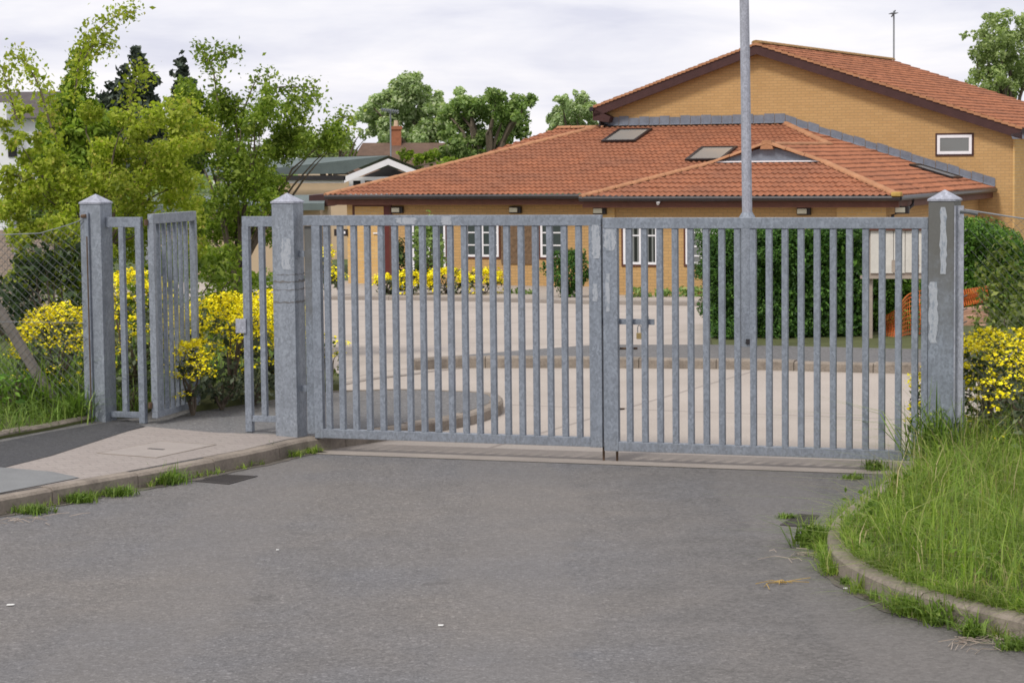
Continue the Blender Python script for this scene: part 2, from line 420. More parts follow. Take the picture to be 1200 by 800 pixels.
# ---------------------------------------------------------------- foliage helpers
def rand_unit(n):
    v = rng.normal(size=(n, 3)); return v/np.linalg.norm(v, axis=1, keepdims=True)
def leaf_quads(P, size, up=.35, aspect=.55, outward=None, var=.35):
    n = len(P); N = rand_unit(n)+np.array([0, 0, up])
    if outward is not None: N = N+outward*.7
    N /= np.linalg.norm(N, axis=1, keepdims=True)
    T = np.cross(N, rand_unit(n)); T /= np.linalg.norm(T, axis=1, keepdims=True)+1e-9
    B = np.cross(N, T); s = (size*(1+var*rng.normal(size=n))).clip(size*.35, size*2)[:, None]
    fold = N*s*.12
    return np.stack([P-T*s*.5, P+B*s*aspect*.5+fold, P+T*s*.5, P-B*s*aspect*.5+fold], 1)
def ell_points(c, rad, n, shell=.55, bumps=6):
    """points in a lumpy ellipsoid shell"""
    d = rand_unit(n); c = np.array(c); rad = np.array(rad)
    bd = rand_unit(bumps); ba = rng.uniform(.75, 1.15, bumps)
    k = np.exp(4*(d @ bd.T-1)); r = 1+((k*(ba-1)).sum(1)/(k.sum(1)+.3))
    t = (shell+(1-shell)*rng.random(n))**.7*r
    return c+d*rad*t[:, None], d
def sub_clumps(c, rad, k, frac=.42):
    P, d = ell_points(c, rad, k, .5); out = []
    for q in P: out.append((q, np.array(rad)*frac*rng.uniform(.6, 1.25)))
    return out
def clump_foliage(clumps, dens, size, up=.35, aspect=.55, shell=.3):
    Q = []
    for c, r_ in clumps:
        r_ = np.array(r_)*np.ones(3); n = max(8, int(dens*(r_[0]*r_[1]*r_[2])**(2/3)))
        P, d = ell_points(c, r_, n, shell); Q.append(leaf_quads(P, size, up, aspect, d))
    return np.concatenate(Q)
def limbs(mb, base, tips, r0, seg=5, wob=.08):
    base = np.array(base, float)
    for t in tips:
        t = np.array(t, float); L = np.linalg.norm(t-base); pts = []
        for k in range(seg+1):
            a = k/seg; q = base*(1-a)+t*a
            q[2] += L*.10*math.sin(math.pi*a)
            if 0 < k < seg: q += rng.normal(size=3)*wob*L*.3
            pts.append(q)
        mb.tube(pts, [r0*(1-.9*k/seg) for k in range(seg+1)], 5)
def shrub(name, label, cat, base, rx, ry, h, leaf, size, dens, nclump=14, flowers=0, petal='petal', group=None, fsize=.017, aspect=.5, nper=15):
    t = thing(name, label, cat, base, 0, group); b = np.array(base, float)
    c = b+np.array([0, 0, h*.5])
    cl = [(c, np.array([rx*.78, ry*.78, h*.46]))]+sub_clumps(c, (rx, ry, h*.5), nclump, .38)
    cl = [(q if q[2] > b[2]+.04 else np.array([q[0], q[1], b[2]+.06]), r_) for q, r_ in cl]
    Q = clump_foliage(cl, dens, size, .4, aspect); Q = Q[Q[:, :, 2].min(1) > b[2]-.03]
    quads_obj('foliage', Q, leaf, t)
    mb = MB(); limbs(mb, b+np.array([0, 0, -.03]), [c+np.array([rng.uniform(-.6, .6)*rx, rng.uniform(-.6, .6)*ry, rng.uniform(-.1, .35)*h]) for _ in range(7)], .014+.008*h)
    mb.build('stem', 'bark', t)
    if flowers:
        k = 0; PP = []
        while k < flowers:
            d = rand_unit(1)[0]; d[2] = abs(d[2])**.7 if rng.random() < .8 else d[2]
            p = c+d*np.array([rx*1.08, ry*1.08, h*.56])*rng.uniform(.9, 1.06)
            if p[2] < b[2]+h*.2: continue
            m_ = rng.integers(max(3, nper-4), nper+6); PP.append(p+rng.normal(size=(m_, 3))*np.array([1.9, 1.9, .75])*fsize); k += 1
        quads_obj('blossom', leaf_quads(np.concatenate(PP), fsize*1.35, 1.3, .95), petal, t)
    return t
def tree(name, label, base, crown, leaf, size, dens, trunk_r, group=None, extra=None, up=.35, aspect=.55, cat='tree', limb_n=10, shell=.3):
    """crown: list of (centre, radius) clumps"""
    t = thing(name, label, cat, base, 0, group)
    Q = clump_foliage(crown, dens, size, up, aspect, shell)
    if extra is not None and len(extra): Q = np.concatenate([Q, extra])
    quads_obj('crown', Q, leaf, t)
    cs = np.array([c for c, _ in crown]); top = cs.mean(0); b = np.array(base, float)
    fork = b*.55+np.array([top[0], top[1], top[2]])*.45 if top[2]-b[2] > 1.2 else b+np.array([0, 0, .3])
    mb = MB(); mid = (b+fork)/2+rng.normal(size=3)*.04*trunk_r*10
    mb.tube([b-np.array([0, 0, .1]), mid, fork], [trunk_r*1.25, trunk_r, trunk_r*.8], 8)
    idx = rng.permutation(len(cs))[:limb_n]
    limbs(mb, fork, [cs[i] for i in idx], trunk_r*.6)
    mb.build('trunk', 'bark', t); return t
def blades(P, h, w, lean=.35, hv=.35, bend=.5):
    """grass blades: two stacked quads each"""
    n = len(P); a = rng.uniform(0, 2*math.pi, n); H = (h*(1+hv*rng.normal(size=n))).clip(h*.25, h*2.0)
    L = lean*np.abs(rng.normal(size=n)); dirn = np.stack([np.cos(a), np.sin(a), 0*a], 1); side = np.stack([-np.sin(a), np.cos(a), 0*a], 1)
    W = (w*rng.uniform(.6, 1.3, n))[:, None]
    p1 = P+dirn*(H*L*.35)[:, None]+np.array([0, 0, 1])*(H*.55)[:, None]
    p2 = P+dirn*(H*L*(1+bend*.4))[:, None]+np.array([0, 0, 1])*(H*(1-.25*np.minimum(L, 1.5)))[:, None]
    q1 = np.stack([P-side*W*.5, P+side*W*.5, p1+side*W*.42, p1-side*W*.42], 1)
    q2 = np.stack([p1-side*W*.42, p1+side*W*.42, p2+side*W*.06, p2-side*W*.06], 1)
    return q1, q2
def blades_obj(name, P, h, w, m, parent=None, **kw):
    """joined so that each blade is one island"""
    q1, q2 = blades(P, h, w, **kw); n = len(P)
    V = np.concatenate([q1[:, :2], q1[:, 2:3], q1[:, 3:4], q2[:, 2:4]], 1).astype(np.float32)  # 6 verts
    if parent is not None:
        T = inv_world(parent); V = (V @ T[:3, :3].T+T[:3, 3]).astype(np.float32)
    idx = np.arange(n)[:, None]*6+np.array([0, 1, 2, 3, 3, 2, 4, 5])
    me = bpy.data.meshes.new(name); me.vertices.add(n*6); me.vertices.foreach_set('co', V.reshape(-1))
    me.loops.add(n*8); me.loops.foreach_set('vertex_index', idx.reshape(-1).astype(np.int32))
    me.polygons.add(n*2); me.polygons.foreach_set('loop_start', np.arange(0, n*8, 4, dtype=np.int32)); me.polygons.foreach_set('loop_total', np.full(n*2, 4, np.int32))
    me.update(calc_edges=True); me.materials.append(M[m])
    o = bpy.data.objects.new(name, me); C.objects.link(o); o.parent = parent; return o
def in_poly(P, poly):
    x, y = P[:, 0], P[:, 1]; c = np.zeros(len(P), bool); n = len(poly)
    for i in range(n):
        x1, y1 = poly[i][:2]; x2, y2 = poly[(i+1) % n][:2]
        c ^= ((y1 > y) != (y2 > y)) & (x < (x2-x1)*(y-y1)/(y2-y1+1e-12)+x1)
    return c
def scatter(poly, n):
    A = np.array([q[:2] for q in poly]); lo, hi = A.min(0), A.max(0); out = []
    tot = 0
    while tot < n:
        P = lo+(hi-lo)*rng.random((n*2, 2)); P = P[in_poly(P, A)]; out.append(P); tot += len(P)
        if not len(P): break
    return np.concatenate(out)[:n]

# ================================================================= THE GROUND
gb = MB(); ys = [-60, 26, 54, 120, 900]; xs = [-700, 700]
for y0, y1 in zip(ys[:-1], ys[1:]): gb.add([(-700, y0, gz(y0)-.05), (700, y0, gz(y0)-.05), (700, y1, gz(y1)-.05), (-700, y1, gz(y1)-.05)], [(0, 1, 2, 3)])
struct(gb.build('ground', 'far_ground'))
G19 = R(19.44); gd = np.array([math.cos(G19), -math.sin(G19), 0]); gn = np.array([math.sin(G19), math.cos(G19), 0])
corner = atz(348.7, 513, .12); LP = corner-gd*.1+gn*.1; LP[2] = 0
def gl(px, py, off=0.0):
    P = onpl(px, py, LP+gn*off, gn); return float((P-LP)@gd), float(P[2])
def gw(x, y, z=0.0): return LP+gd*x+gn*y+np.array([0, 0, z])
# front road / concrete strip under the gate / yard
eL, eR = atz(300, 529.5), atz(1060, 557)
de = (eR-eL)/np.linalg.norm(eR-eL); fL, fR = eL-de*25, eR+de*25
struct(sheet('road', [(-60, -40), (60, -40), fR[:2], fL[:2]], 'road', 0))
sL, sR = gw(-25, .55), gw(28, .55)
struct(sheet('concrete_strip', [fL[:2], fR[:2], sR[:2], sL[:2]], 'apron_concrete', .004))
struct(sheet('yard', [sL[:2], sR[:2], (34, 62), (-40, 62)], 'yard_concrete', .002))
# left footway: a raised slab whose edge is the kerb
kp = [(-160, 614), (-60, 594), (0, 583), (88, 567), (173, 552), (300, 528), (350, 516), (372, 512.5)]
kin = [(385, 511), (440, 503), (500, 494), (545, 486), (578, 476), (590, 468), (584, 461), (560, 457.5), (520, 456), (470, 454.5), (410, 456), (384, 457)]
Kout = [atp(*q) for q in kp]+[atp(*q) for q in kin]
_, KP = kerb('kerb', Kout, 1)
bedL = [atp(384, 457), atp(300, 468), gw(-2.3, 2.6), gw(-3.6, 3.0)]
foot = [q[:2] for q in KP]+[atp(300, 455)[:2], gw(-4, 3.4)[:2], gw(-9, 2)[:2], gw(-9, -4)[:2]]
def shrink(P, d, side=1):
    out = []
    for i, q in enumerate(P):
        t = P[min(i+1, len(P)-1)]-P[max(i-1, 0)]; t = t[:2]/np.linalg.norm(t[:2]); out.append(np.array([q[0]-t[1]*d*side, q[1]+t[0]*d*side, 0]))
    return out
KI = shrink(KP, .11)
foot = [q[:2] for q in KI]+[atp(300, 462)[:2], gw(-3, 3.2)[:2], gw(-9, 2)[:2], KI[0][:2]+np.array([-6, 2.])]
struct(sheet('footway', foot, 'path_asphalt', -.004, pz, (), .2))
pk = [(-40, 590), (0, 583), (88, 567), (173, 552), (300, 528), (350, 516), (366, 513.5)]
inner = shrink([atp(*q) for q in pk], .118)
pav = [q[:2] for q in inner]+[atp(*q)[:2] for q in [(340, 509), (250, 506.5), (172, 499.5), (150, 505), (60, 534), (0, 549), (-30, 556)]]
struct(sheet('pavement', pav, 'pink_paving', .000, pz, ()))
dk = [atp(*q)[:2] for q in [(-60, 562), (0, 549), (60, 534), (150, 505), (170, 499.5), (150, 492), (124, 495), (60, 506), (0, 518), (-60, 530)]]
struct(sheet('asphalt_patch', dk, 'patch_asphalt', .003, pz, ()))
gs = shrink([atp(*q) for q in [(-60, 594), (0, 583), (60, 571.5), (108, 562)]], .118)
struct(sheet('grey_slab', [q[:2] for q in gs]+[atp(*q)[:2] for q in [(60, 553), (0, 548), (-30, 549), (-60, 555)]], 'slab_grey', .006, pz, ()))
# back edging of the footway and the weedy bank behind
eb = [atp(*q) for q in [(-120, 541), (-60, 529), (0, 514), (60, 503), (100, 494.5), (128, 490)]]
kerb('edging', [q+np.array([0, 0, .05]) for q in eb], 1, .06, .12)
bank_l = [q[:2] for q in eb]+[gw(-1.6, .3)[:2], atz(205, 470, .2)[:2], atz(300, 449, .2)[:2], atz(366, 436, .15)[:2], atz(371, 405, .1)[:2], atg(372, 372, .1)[:2], atg(366, 350, .1)[:2], np.array([-30, 52]), np.array([-40, 20]), gw(-14, -3)[:2]]
def bank_z(x, y): return min(pz(x, y)+.02, .55)*(1 if y < 24 else max(0, 1-(y-24)/12))+gz(y)+(.08 if y >= 24 else 0)
struct(sheet('bank', bank_l, 'earth', .0, bank_z, (18, 20, 22, 24, 26, 30, 36, 54), .25))
bed = [atp(*q)[:2] for q in [(384, 457), (402, 455.5), (404, 449), (392, 440), (360, 436), (300, 445), (230, 470), (228, 482), (300, 471)]]
struct(sheet('planting_bed', bed, 'earth', .05, pz, (), .25))
# island pavement inside the gate
isl_front = [(487, 421.5), (530, 418.5), (620, 418.5), (690, 419), (800, 420.5), (880, 422), (980, 424.5), (1090, 427), (1180, 429), (1300, 432)]
IF = [atz(*q, .11) for q in isl_front]; nose = [atz(500, 421, .11)+np.array([.1, 1.0, 0])]
kerb('island_kerb', IF, 1, .14, .15)
back_i = [atz(*q, .11) for q in [(1400, 410), (1090, 409), (900, 404.5), (836, 403.5), (700, 403.5), (625, 409), (545, 415.5)]]
struct(sheet('island_pavement', [q[:2] for q in shrink([np.array(q) for q in IF], .12)]+[q[:2] for q in back_i], 'path_asphalt', .108, lambda x, y: 0.0, (), .2))
hb = [atz(*q, .11)[:2] for q in [(836, 403.5), (900, 404.5), (1090, 409), (1400, 412)]]+[(16, 38), (3.2, 38)]
struct(sheet('hedge_bed', hb, 'earth', .10, lambda x, y: gz(y)*.6, (26,), .6))
# kerb and beds along the school front
kb = [atg(*q, .1) for q in [(330, 347), (400, 346.5), (480, 347), (580, 348.5), (690, 351), (823, 353), (960, 357)]]
kerb('yard_kerb', kb, 1, .15, .2, 'apron_concrete')
# yard channel line
cl = MB()
lp = smooth_line([atg(*q, .006) for q in [(392, 452), (430, 444.5), (490, 437), (560, 428)]], 6)
for a, b in zip(lp[:-1], lp[1:]): cl.bar(a, b, .12, .008)
struct(cl.build('channel_line', 'apron_concrete'))
# right verge
kr_px = [(1075, 541), (1045, 556), (1014, 578), (987, 596), (971, 616), (972, 640), (1000, 664), (1050, 687), (1120, 707), (1200, 727), (1290, 749), (1420, 778)]
KRo = [atz(*q, .12) for q in kr_px]
_, KR = kerb('verge_kerb', KRo, 1, .115, .17)
KRi = shrink(KR, .105)
verge = [q[:2] for q in KRi]+[(9, 10), (16, 12), (16, 22), gw(5.4, 1.2)[:2]]
def verge_z(x, y): return .10+.05*max(0, min(3.0, (x-2.6)))
struct(sheet('verge', verge, 'earth', .0, verge_z, (13, 14.5, 16, 17.5), .25))

rough_mat('silt', (.095, .082, .062), .35, 9, .95, .4, 50)
rough_mat('damp_dirt', (.125, .112, .096), .3, 7, .95, .3, 50)
def silt(name, K, w0, side, m, seed, z=.0045, k0=0, k1=None):
    r_ = np.random.default_rng(seed); mb = MB(); K = K[k0:k1]; w_ = w0; A = []; Bq = []
    fine = []
    for a, b in zip(K[:-1], K[1:]):
        n = max(1, int(np.linalg.norm(b-a)/.06))
        fine += [a+(b-a)*q/n for q in range(n)]
    for i, q in enumerate(fine[:-1]):
        d = fine[i+1]-q; d = d[:2]/(np.linalg.norm(d[:2])+1e-9); w_ = .75*w_+.25*w0*r_.uniform(.1, 2.1)
        nrm = np.array([d[1], -d[0]])*side; A.append((*(q[:2]-nrm*.02), z)); Bq.append((*(q[:2]+nrm*w_*r_.uniform(.75, 1.2)), z))
    n = len(A); mb.add(A+Bq, [(i, i+1, n+i+1, n+i) for i in range(n-1)])
    return struct(mb.build(name, m))
silt('gutter_dirt', KP, .08, 1, 'damp_dirt', 1, .004, 0, 60); silt('gutter_silt', KP, .03, 1, 'silt', 2, .008, 0, 60)
silt('gutter_dirt', KR, .07, 1, 'damp_dirt', 3, .004); silt('gutter_silt', KR, .035, 1, 'silt', 4, .008)
# ================================================================= GATE POSTS
def post(label, x, rz_extra, mt, base, height=2.065, group='square steel gate posts'):
    b = gw(x, 0, base); t = thing('gate_post', label, 'gate post', b, -G19+rz_extra, group); h = height-base
    mb = MB(); mb.box(-.1, .1, -.1, .1, 0, h); mb.build('shaft', mt, t, True, bevel=.008)
    mb = MB(); s = .106; mb.box(-s, s, -s, s, h, h+.012)
    mb.build('cap_plate', 'galvanised_cap', t, True)
    mb = MB(); mb.add([(-s, -s, h+.013), (s, -s, h+.013), (s, s, h+.013), (-s, s, h+.013), (0, 0, h+.085)], [(0, 1, 4), (1, 2, 4), (2, 3, 4), (3, 0, 4), (3, 2, 1, 0)])
    mb.build('cap', 'galvanised_cap', t, True); return t
def blot(x0, x1, z0, z1, y, seed, axis='x'):
    r_ = np.random.default_rng(seed); n = 14; L = []; Rr = []
    for k in range(n+1):
        z = z0+(z1-z0)*k/n; m_ = math.sin(math.pi*(k+.4)/(n+.8))**.10
        c = (x0+x1)/2+r_.normal()*(x1-x0)*.05; w = (x1-x0)/2*m_*r_.uniform(.75, 1.05)
        L.append((c-w, z)); Rr.append((c+w, z))
    pts = L+Rr[::-1]; mb = MB()
    mb.add([(a, y, z) if axis == 'x' else (y, a, z) for a, z in pts], [(i, i+1, 2*n-i, 2*n+1-i) for i in range(n)])
    return mb
pM = post('square galvanised gate post between side panel and double gates, with brown scuff bands', 0, 0, 'galvanised_post', .115)
for (x0, x1, z0, z1, sd) in ((-.02, .075, 1.40, 1.66, 3),):
    blot(x0, x1, z0, z1, -.1025, sd).build('paint_patch', 'paint_patch', pM, True)
sc = MB()
r3 = np.random.default_rng(8)
for z, hh in ((1.30, .014), (1.235, .008), (1.13, .012), (1.36, .006)):
    for side in (0, 1):
        n_ = 9; top = []; bot = []
        for k in range(n_+1):
            a = -.096+.192*k/n_; e = hh*r3.uniform(.1, 1.0); zz = z+.004*math.sin(k*1.7)
            top.append((a, -.1022, zz+e) if side == 0 else (.1022, a, zz+e*1.8)); bot.append((a, -.1022, zz-e*.5) if side == 0 else (.1022, a, zz-e*.5))
        sc.add(top+bot[::-1], [(q, q+1, 2*n_-q, 2*n_+1-q) for q in range(n_)])
sc.build('scuff_mark', 'scuff', pM, True)
pL = post('leftmost gate post, clean galvanised steel with wire mesh across its face', -1.80, 0, 'galvanised_post', .19)
pR = post('right gate post, dirty galvanised steel with whitish paint smears', 5.425, R(-6), 'galvanised_dirt_and_shade', .10)
blot(-.01, .045, 1.42, 1.92, -.1025, 5).build('paint_patch', 'paint_patch', pR, True)
blot(-.095, -.02, .90, 1.36, -.1025, 6).build('paint_patch', 'paint_patch', pR, True)
mb = MB(); mb.box(.103, .16, -.06, -.052, .30, 1.93); mb.box(.103, .111, -.115, -.0605, .30, 1.93); mb.build('fence_bracket', 'galvanised_cap', pR, True)
mb = MB(); mb.box(.112, .16, -.05, .0, .0, .62); mb.build('bracket_foot', 'galvanised', pR, True)
mb = MB(); mb.box(-.045, -.005, -.128, -.103, .05, 1.8); mb.build('fence_bracket', 'galvanised', pL, True, bevel=.003)
mb = MB(); mb.tube([(-.07, -.12, 1.77), (-.02, -.135, 1.775)], .016); mb.tube([(-.02, -.13, 1.6), (-.02, -.13, .08)], .006); mb.build('tension_rod', 'rust', pL, True)

# ================================================================= DOUBLE GATES
def leaf_gate(label, x0, x1, z0, z1, bars, st0, st1, free_right):
    t = thing('gate_leaf', label, 'gate', gw(x0, 0, 0), -G19, 'double gate leaves'); W = x1-x0; th = .03
    mb = MB(); mb.box(0, W, -th, th, z1-.085, z1); mb.build('top_rail', 'galvanised', t, True, bevel=.004)
    mb = MB(); mb.box(st0+.001, W-st1-.001, -th, th, z0, z0+.075); mb.build('bottom_rail', 'galvanised', t, True, bevel=.004)
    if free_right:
        mb = MB(); mb.box(0, .072, -.008, .012, z0+.03, z1-.09); mb.build('post_shade_strip', 'galvanised_dirt_and_shade', t, True)  # added dark strip, its colour stands in for the post's shade
    for a, b, zb in ((.074 if free_right else 0, st0, z0-.003), (W-st1, W, z0-.003)):
        mb = MB(); mb.box(a, b, -th, th, zb, z1-.086); mb.build('stile', 'galvanised', t, True, bevel=.004)
    for i in range(19):
        x = bars[0]+(bars[1]-bars[0])*i/18-x0; mb = MB(); mb.box(x-.0235, x+.0235, -.0225, .0225, z0+.0755, z1-.0855)
        mb.build('bar', 'galvanised', t, True, bevel=.003)
    return t
g1 = leaf_gate('left leaf of the closed double gates, hung on the scuffed middle post', .15, 2.727, .118, 1.963, (.352, 2.534), .15, .102, True)
g2 = leaf_gate('right leaf of the closed double gates, carrying the slide bolt', 2.742, 5.305, .092, 1.941, (2.951, 5.204), .118, .05, False)
def patch(par, x0, x1, z0, z1, seed): blot(x0, x1, z0, z1, -.0325, seed).build('paint_patch', 'paint_patch', par, True)
patch(g1, 2.50, 2.575, 1.62, 1.885, 11); patch(g1, .83, 1.02, 1.89, 1.945, 12); patch(g1, 1.22, 1.32, 1.885, 1.955, 13); patch(g1, 2.505, 2.55, 1.28, 1.42, 14)
patch(g2, .012, .11, 1.68, 1.855, 15); patch(g2, .02, .06, 1.20, 1.50, 16)
for par, x in ((g1, 2.727-.15-.012), (g2, .085)):
    mb = MB(); mb.tube([(x, .045, .45), (x, .045, .004)], .010, 8); mb.tube([(x, .045, .42), (x+.06, .06, .42)], .008, 6); mb.build('drop_bolt', 'rust', par, True)
    mb = MB(); mb.box(x-.02, x+.02, .031, .06, .2, .24); mb.build('bolt_guide', 'galvanised', par, True)
mb = MB(); mb.box(-.06, .40, .034, .05, 1.095, 1.14); mb.box(.33, .345, .03, .075, 1.07, 1.16); mb.build('slide_bolt', 'galvanised', g2, True)
mb = MB(); mb.tube([(.06, .05, .90), (.255, .055, .905)], .010, 6); mb.build('bolt_handle', 'rust', g2, True)
for par, xx in ((g1, -.03), (g2, 2.575)):
    for z in (.5, 1.62):
        mb = MB(); mb.box(xx-.02, xx+.03, -.012, .012, z, z+.05); mb.build('hinge', 'galvanised', par, True)
P = gw(2.742+.275, .045, .98)
pd = thing('padlock', 'small brass padlock hanging from the slide bolt of the right gate leaf', 'padlock', P, -G19)
mb = MB(); mb.box(-.022, .022, -.01, .012, 0, .05); mb.build('lock_body', 'brass', pd, True, bevel=.004)
mb = MB(); mb.tube([(-.014, 0, .05), (-.014, 0, .09), (-.008, 0, .108), (.008, 0, .108), (.014, 0, .09), (.014, 0, .05)], .004, 6); mb.build('shackle', 'wire', pd, True)
# side panels
def side_panel(label, xs, bars, z0, z1, stile_left):
    xa, xb = xs; t = thing('side_panel', label, 'railing', gw(xa, 0, 0), -G19, 'fixed panels beside the footway gate')
    W = xb-xa; ft = pz(*gw(xa if stile_left else xb, 0)[:2])
    mb = MB(); mb.box(0, W, -.022, .022, z1-.085, z1); mb.build('top_rail', 'galvanised', t, True, bevel=.003)
    if stile_left: mb = MB(); mb.box(.061, W, -.022, .022, z0, z0+.05)
    else: mb = MB(); mb.box(0, W-.056, -.022, .022, z0, z0+.05)
    mb.build('bottom_rail', 'galvanised', t, True, bevel=.003)
    a = (0, .06) if stile_left else (W-.055, W)
    mb = MB(); mb.box(*a, -.028, .028, ft, z1-.0855); mb.build('stile', 'galvanised', t, True, bevel=.003)
    for x in bars:
        mb = MB(); mb.box(x-xa-.0235, x-xa+.0235, -.0215, .0215, z0+.0505, z1-.0855); mb.build('bar', 'galvanised', t, True, bevel=.003)
    return t
sp1 = side_panel('narrow railing panel fixed to the leftmost post, hinge side of the open gate', (-1.699, -1.362), [-1.555], .235, 1.95, False)
sp2 = side_panel('narrow railing panel with lock box, fixed to the scuffed middle post', (-.412, -.101), [-.24], .235, 1.955, True)
mb = MB(); mb.box(-.065, .03, -.045, -.0285, .98, 1.10); mb.build('lock_box', 'galvanised_cap', sp2, True, bevel=.003)
# pedestrian gate standing open
hp = gw(-1.285, .01); A = math.atan2(.95, .235)
pg = thing('footway_gate', 'open barred footway gate swung inwards over yellow flowers', 'gate', (*hp[:2], 0), A)
Z0, Z1, Wp = .235, 1.975, .99
mb = MB(); mb.box(0, Wp, -.025, .025, Z1-.085, Z1); mb.build('top_rail', 'galvanised_post', pg, True, bevel=.003)
mb = MB(); mb.box(.0, Wp, -.025, .025, Z0, Z0+.05); mb.build('bottom_rail', 'galvanised_post', pg, True, bevel=.003)
for a in (0, Wp-.05):
    mb = MB(); mb.box(a, a+.05, -.028, .028, Z0+.051, Z1-.086); mb.build('stile', 'galvanised_post', pg, True, bevel=.003)
for i in range(6):
    x = .165+i*.1235; mb = MB(); mb.box(x-.015, x+.015, -.017, .017, Z0+.0505, Z1-.0855); mb.build('bar', 'galvanised', pg, True, bevel=.002)
for z in (.34, 1.90):
    mb = MB(); mb.tube([(-.01, .035, z-.02), (-.01, .035, z+.03)], .018, 8); mb.box(-.03, .02, .0285, .045, z-.01, z+.02); mb.build('hinge', 'rust', pg, True)

# ================================================================= CHAIN-LINK FENCES
def chain_mesh(x0, x1, z0, z1, top, y, pitch=.062, rad=.0017):
    """top(x): height factor; local gate coordinates"""
    mb = MB(); H = z1-z0; W = x1-x0
    for s in (1, -1):
        k = -H
        while k < W+H:
            pts = []
            for j in range(13):
                h = H*j/12; x = x0+(k+h if s > 0 else k+H-h)
                if x0 <= x <= x1:
                    pts.append((x, y+.002*s, z0+h*top(x)))
            if len(pts) > 1: mb.tube(pts, rad, 3, False)
            k += pitch*1.414/1.0
    return mb
fl = thing('chain_link_fence', 'sagging chain link fence tied to the leftmost gate post', 'fence', gw(-1.9, -.12, .2), -G19, 'chain link fences beside the gates')
def topL(x): 
    d = max(0, -1.83-x); return 1-.075*min(1, d/.45)**.8-.02*min(1, max(0, d-.4))
mb = chain_mesh(-3.0+1.9, -1.83+1.9, .0, 1.75, lambda x: topL(x-1.9), .0, .055, .0023); mb.build('wire_mesh', 'wire_dark', fl, True)
mb = MB(); pts = [(x+1.9, 0, 1.75*topL(x)) for x in np.linspace(-1.83, -3.0, 14)]; mb.tube(pts, .004, 5); mb.build('top_wire', 'wire', fl, True)
mb = MB(); mb.tube([(x+1.9, 0, .85) for x in (-1.83, -2.4, -3.0)], .0025, 4); mb.build('line_wire', 'wire', fl, True)
cp = thing('concrete_fence_post', 'concrete fence post with raking strut left of the gates', 'fence post', gw(-2.95, -.02, .15), -G19)
mb = MB(); mb.box(-.06, .06, -.06, .06, -.2, 1.75); mb.build('upright', 'concrete_post', cp, True, bevel=.012)
xa, za = gl(0, 366, .0); xb, zb = gl(62, 468, .0); sl = (zb-za)/(xb-xa)
mb = MB(); mb.bar((-.0, .02, za+sl*(-2.95-xa)-.15), (xb+.16+2.95, .02, zb+sl*.16-.15), .075, .075); mb.build('strut', 'concrete_post', cp, True, bevel=.01)
fr = thing('chain_link_fence', 'chain link fence tied to the right gate post in front of bushes', 'fence', gw(5.58, -.06, .1), -G19, 'chain link fences beside the gates')
def topR(x): return 1-.045*min(1, x/.5)
mb = chain_mesh(.02, 2.4, .15, 1.90, topR, 0, .05, .0012); mb.build('wire_mesh', 'wire_dark', fr, True)
mb = MB(); mb.tube([(x, 0, .15+1.75*topR(x)) for x in np.linspace(-.0, 2.4, 16)], .0055, 5); mb.build('top_wire', 'wire', fr, True)
for z in np.linspace(.35, 1.82, 16): mb = MB(); mb.tube([(-.03, .0, z), (-.01, -.012, z+.012), (.025, .0, z+.03)], .0045, 4); mb.build('tie_wire', 'wire_dark', fr, True)
mb = MB(); mb.tube([(-.03, -.01, 1.885), (.03, -.012, 1.88), (.10, 0, 1.865)], .014, 6); mb.build('tie_wire', 'wire_dark', fr, True)
# fence further back on the left with thin posts
def back_post(px, ytop, ybot, Y): 
    a = aty(px, ytop, Y); b = aty(px, ybot, Y); return a, b
BF = thing('wire_fence', 'thin-posted wire fence crossing the rough ground behind the lime-green tree', 'fence', aty(95, 345, 31), 0)
pts = [(-70, 30), (18, 30.6), (95, 31), (172, 31.6)]
prev = None; mbm = MB()
for px, Y in pts:
    a, b = back_post(px, 229, 348, Y); mb = MB(); mb.tube([b-np.array([0, 0, .4]), a], .022, 6); mb.build('fence_post', 'galvanised_cap', BF)
    if prev is not None:
        a0, b0 = prev
        n = 26
        for k in range(n+1):
            t = k/n
            mbm.tube([b0*(1-t)+a0*t, b*(1-t)+a*t], .0022, 3, False)
        for k in range(28):
            t = k/28; mbm.tube([b0*(1-t)+b*t, a0*(1-t)+a*t], .0018, 3, False)
    prev = (a, b)
mbm.build('wire_mesh', 'wire_dark', BF)
a = aty(35, 268, 31); b_ = aty(14, 325, 30.5); mb = MB(); mb.bar(a, b_, .05, .05); mb.build('brace', 'dark_board', BF)

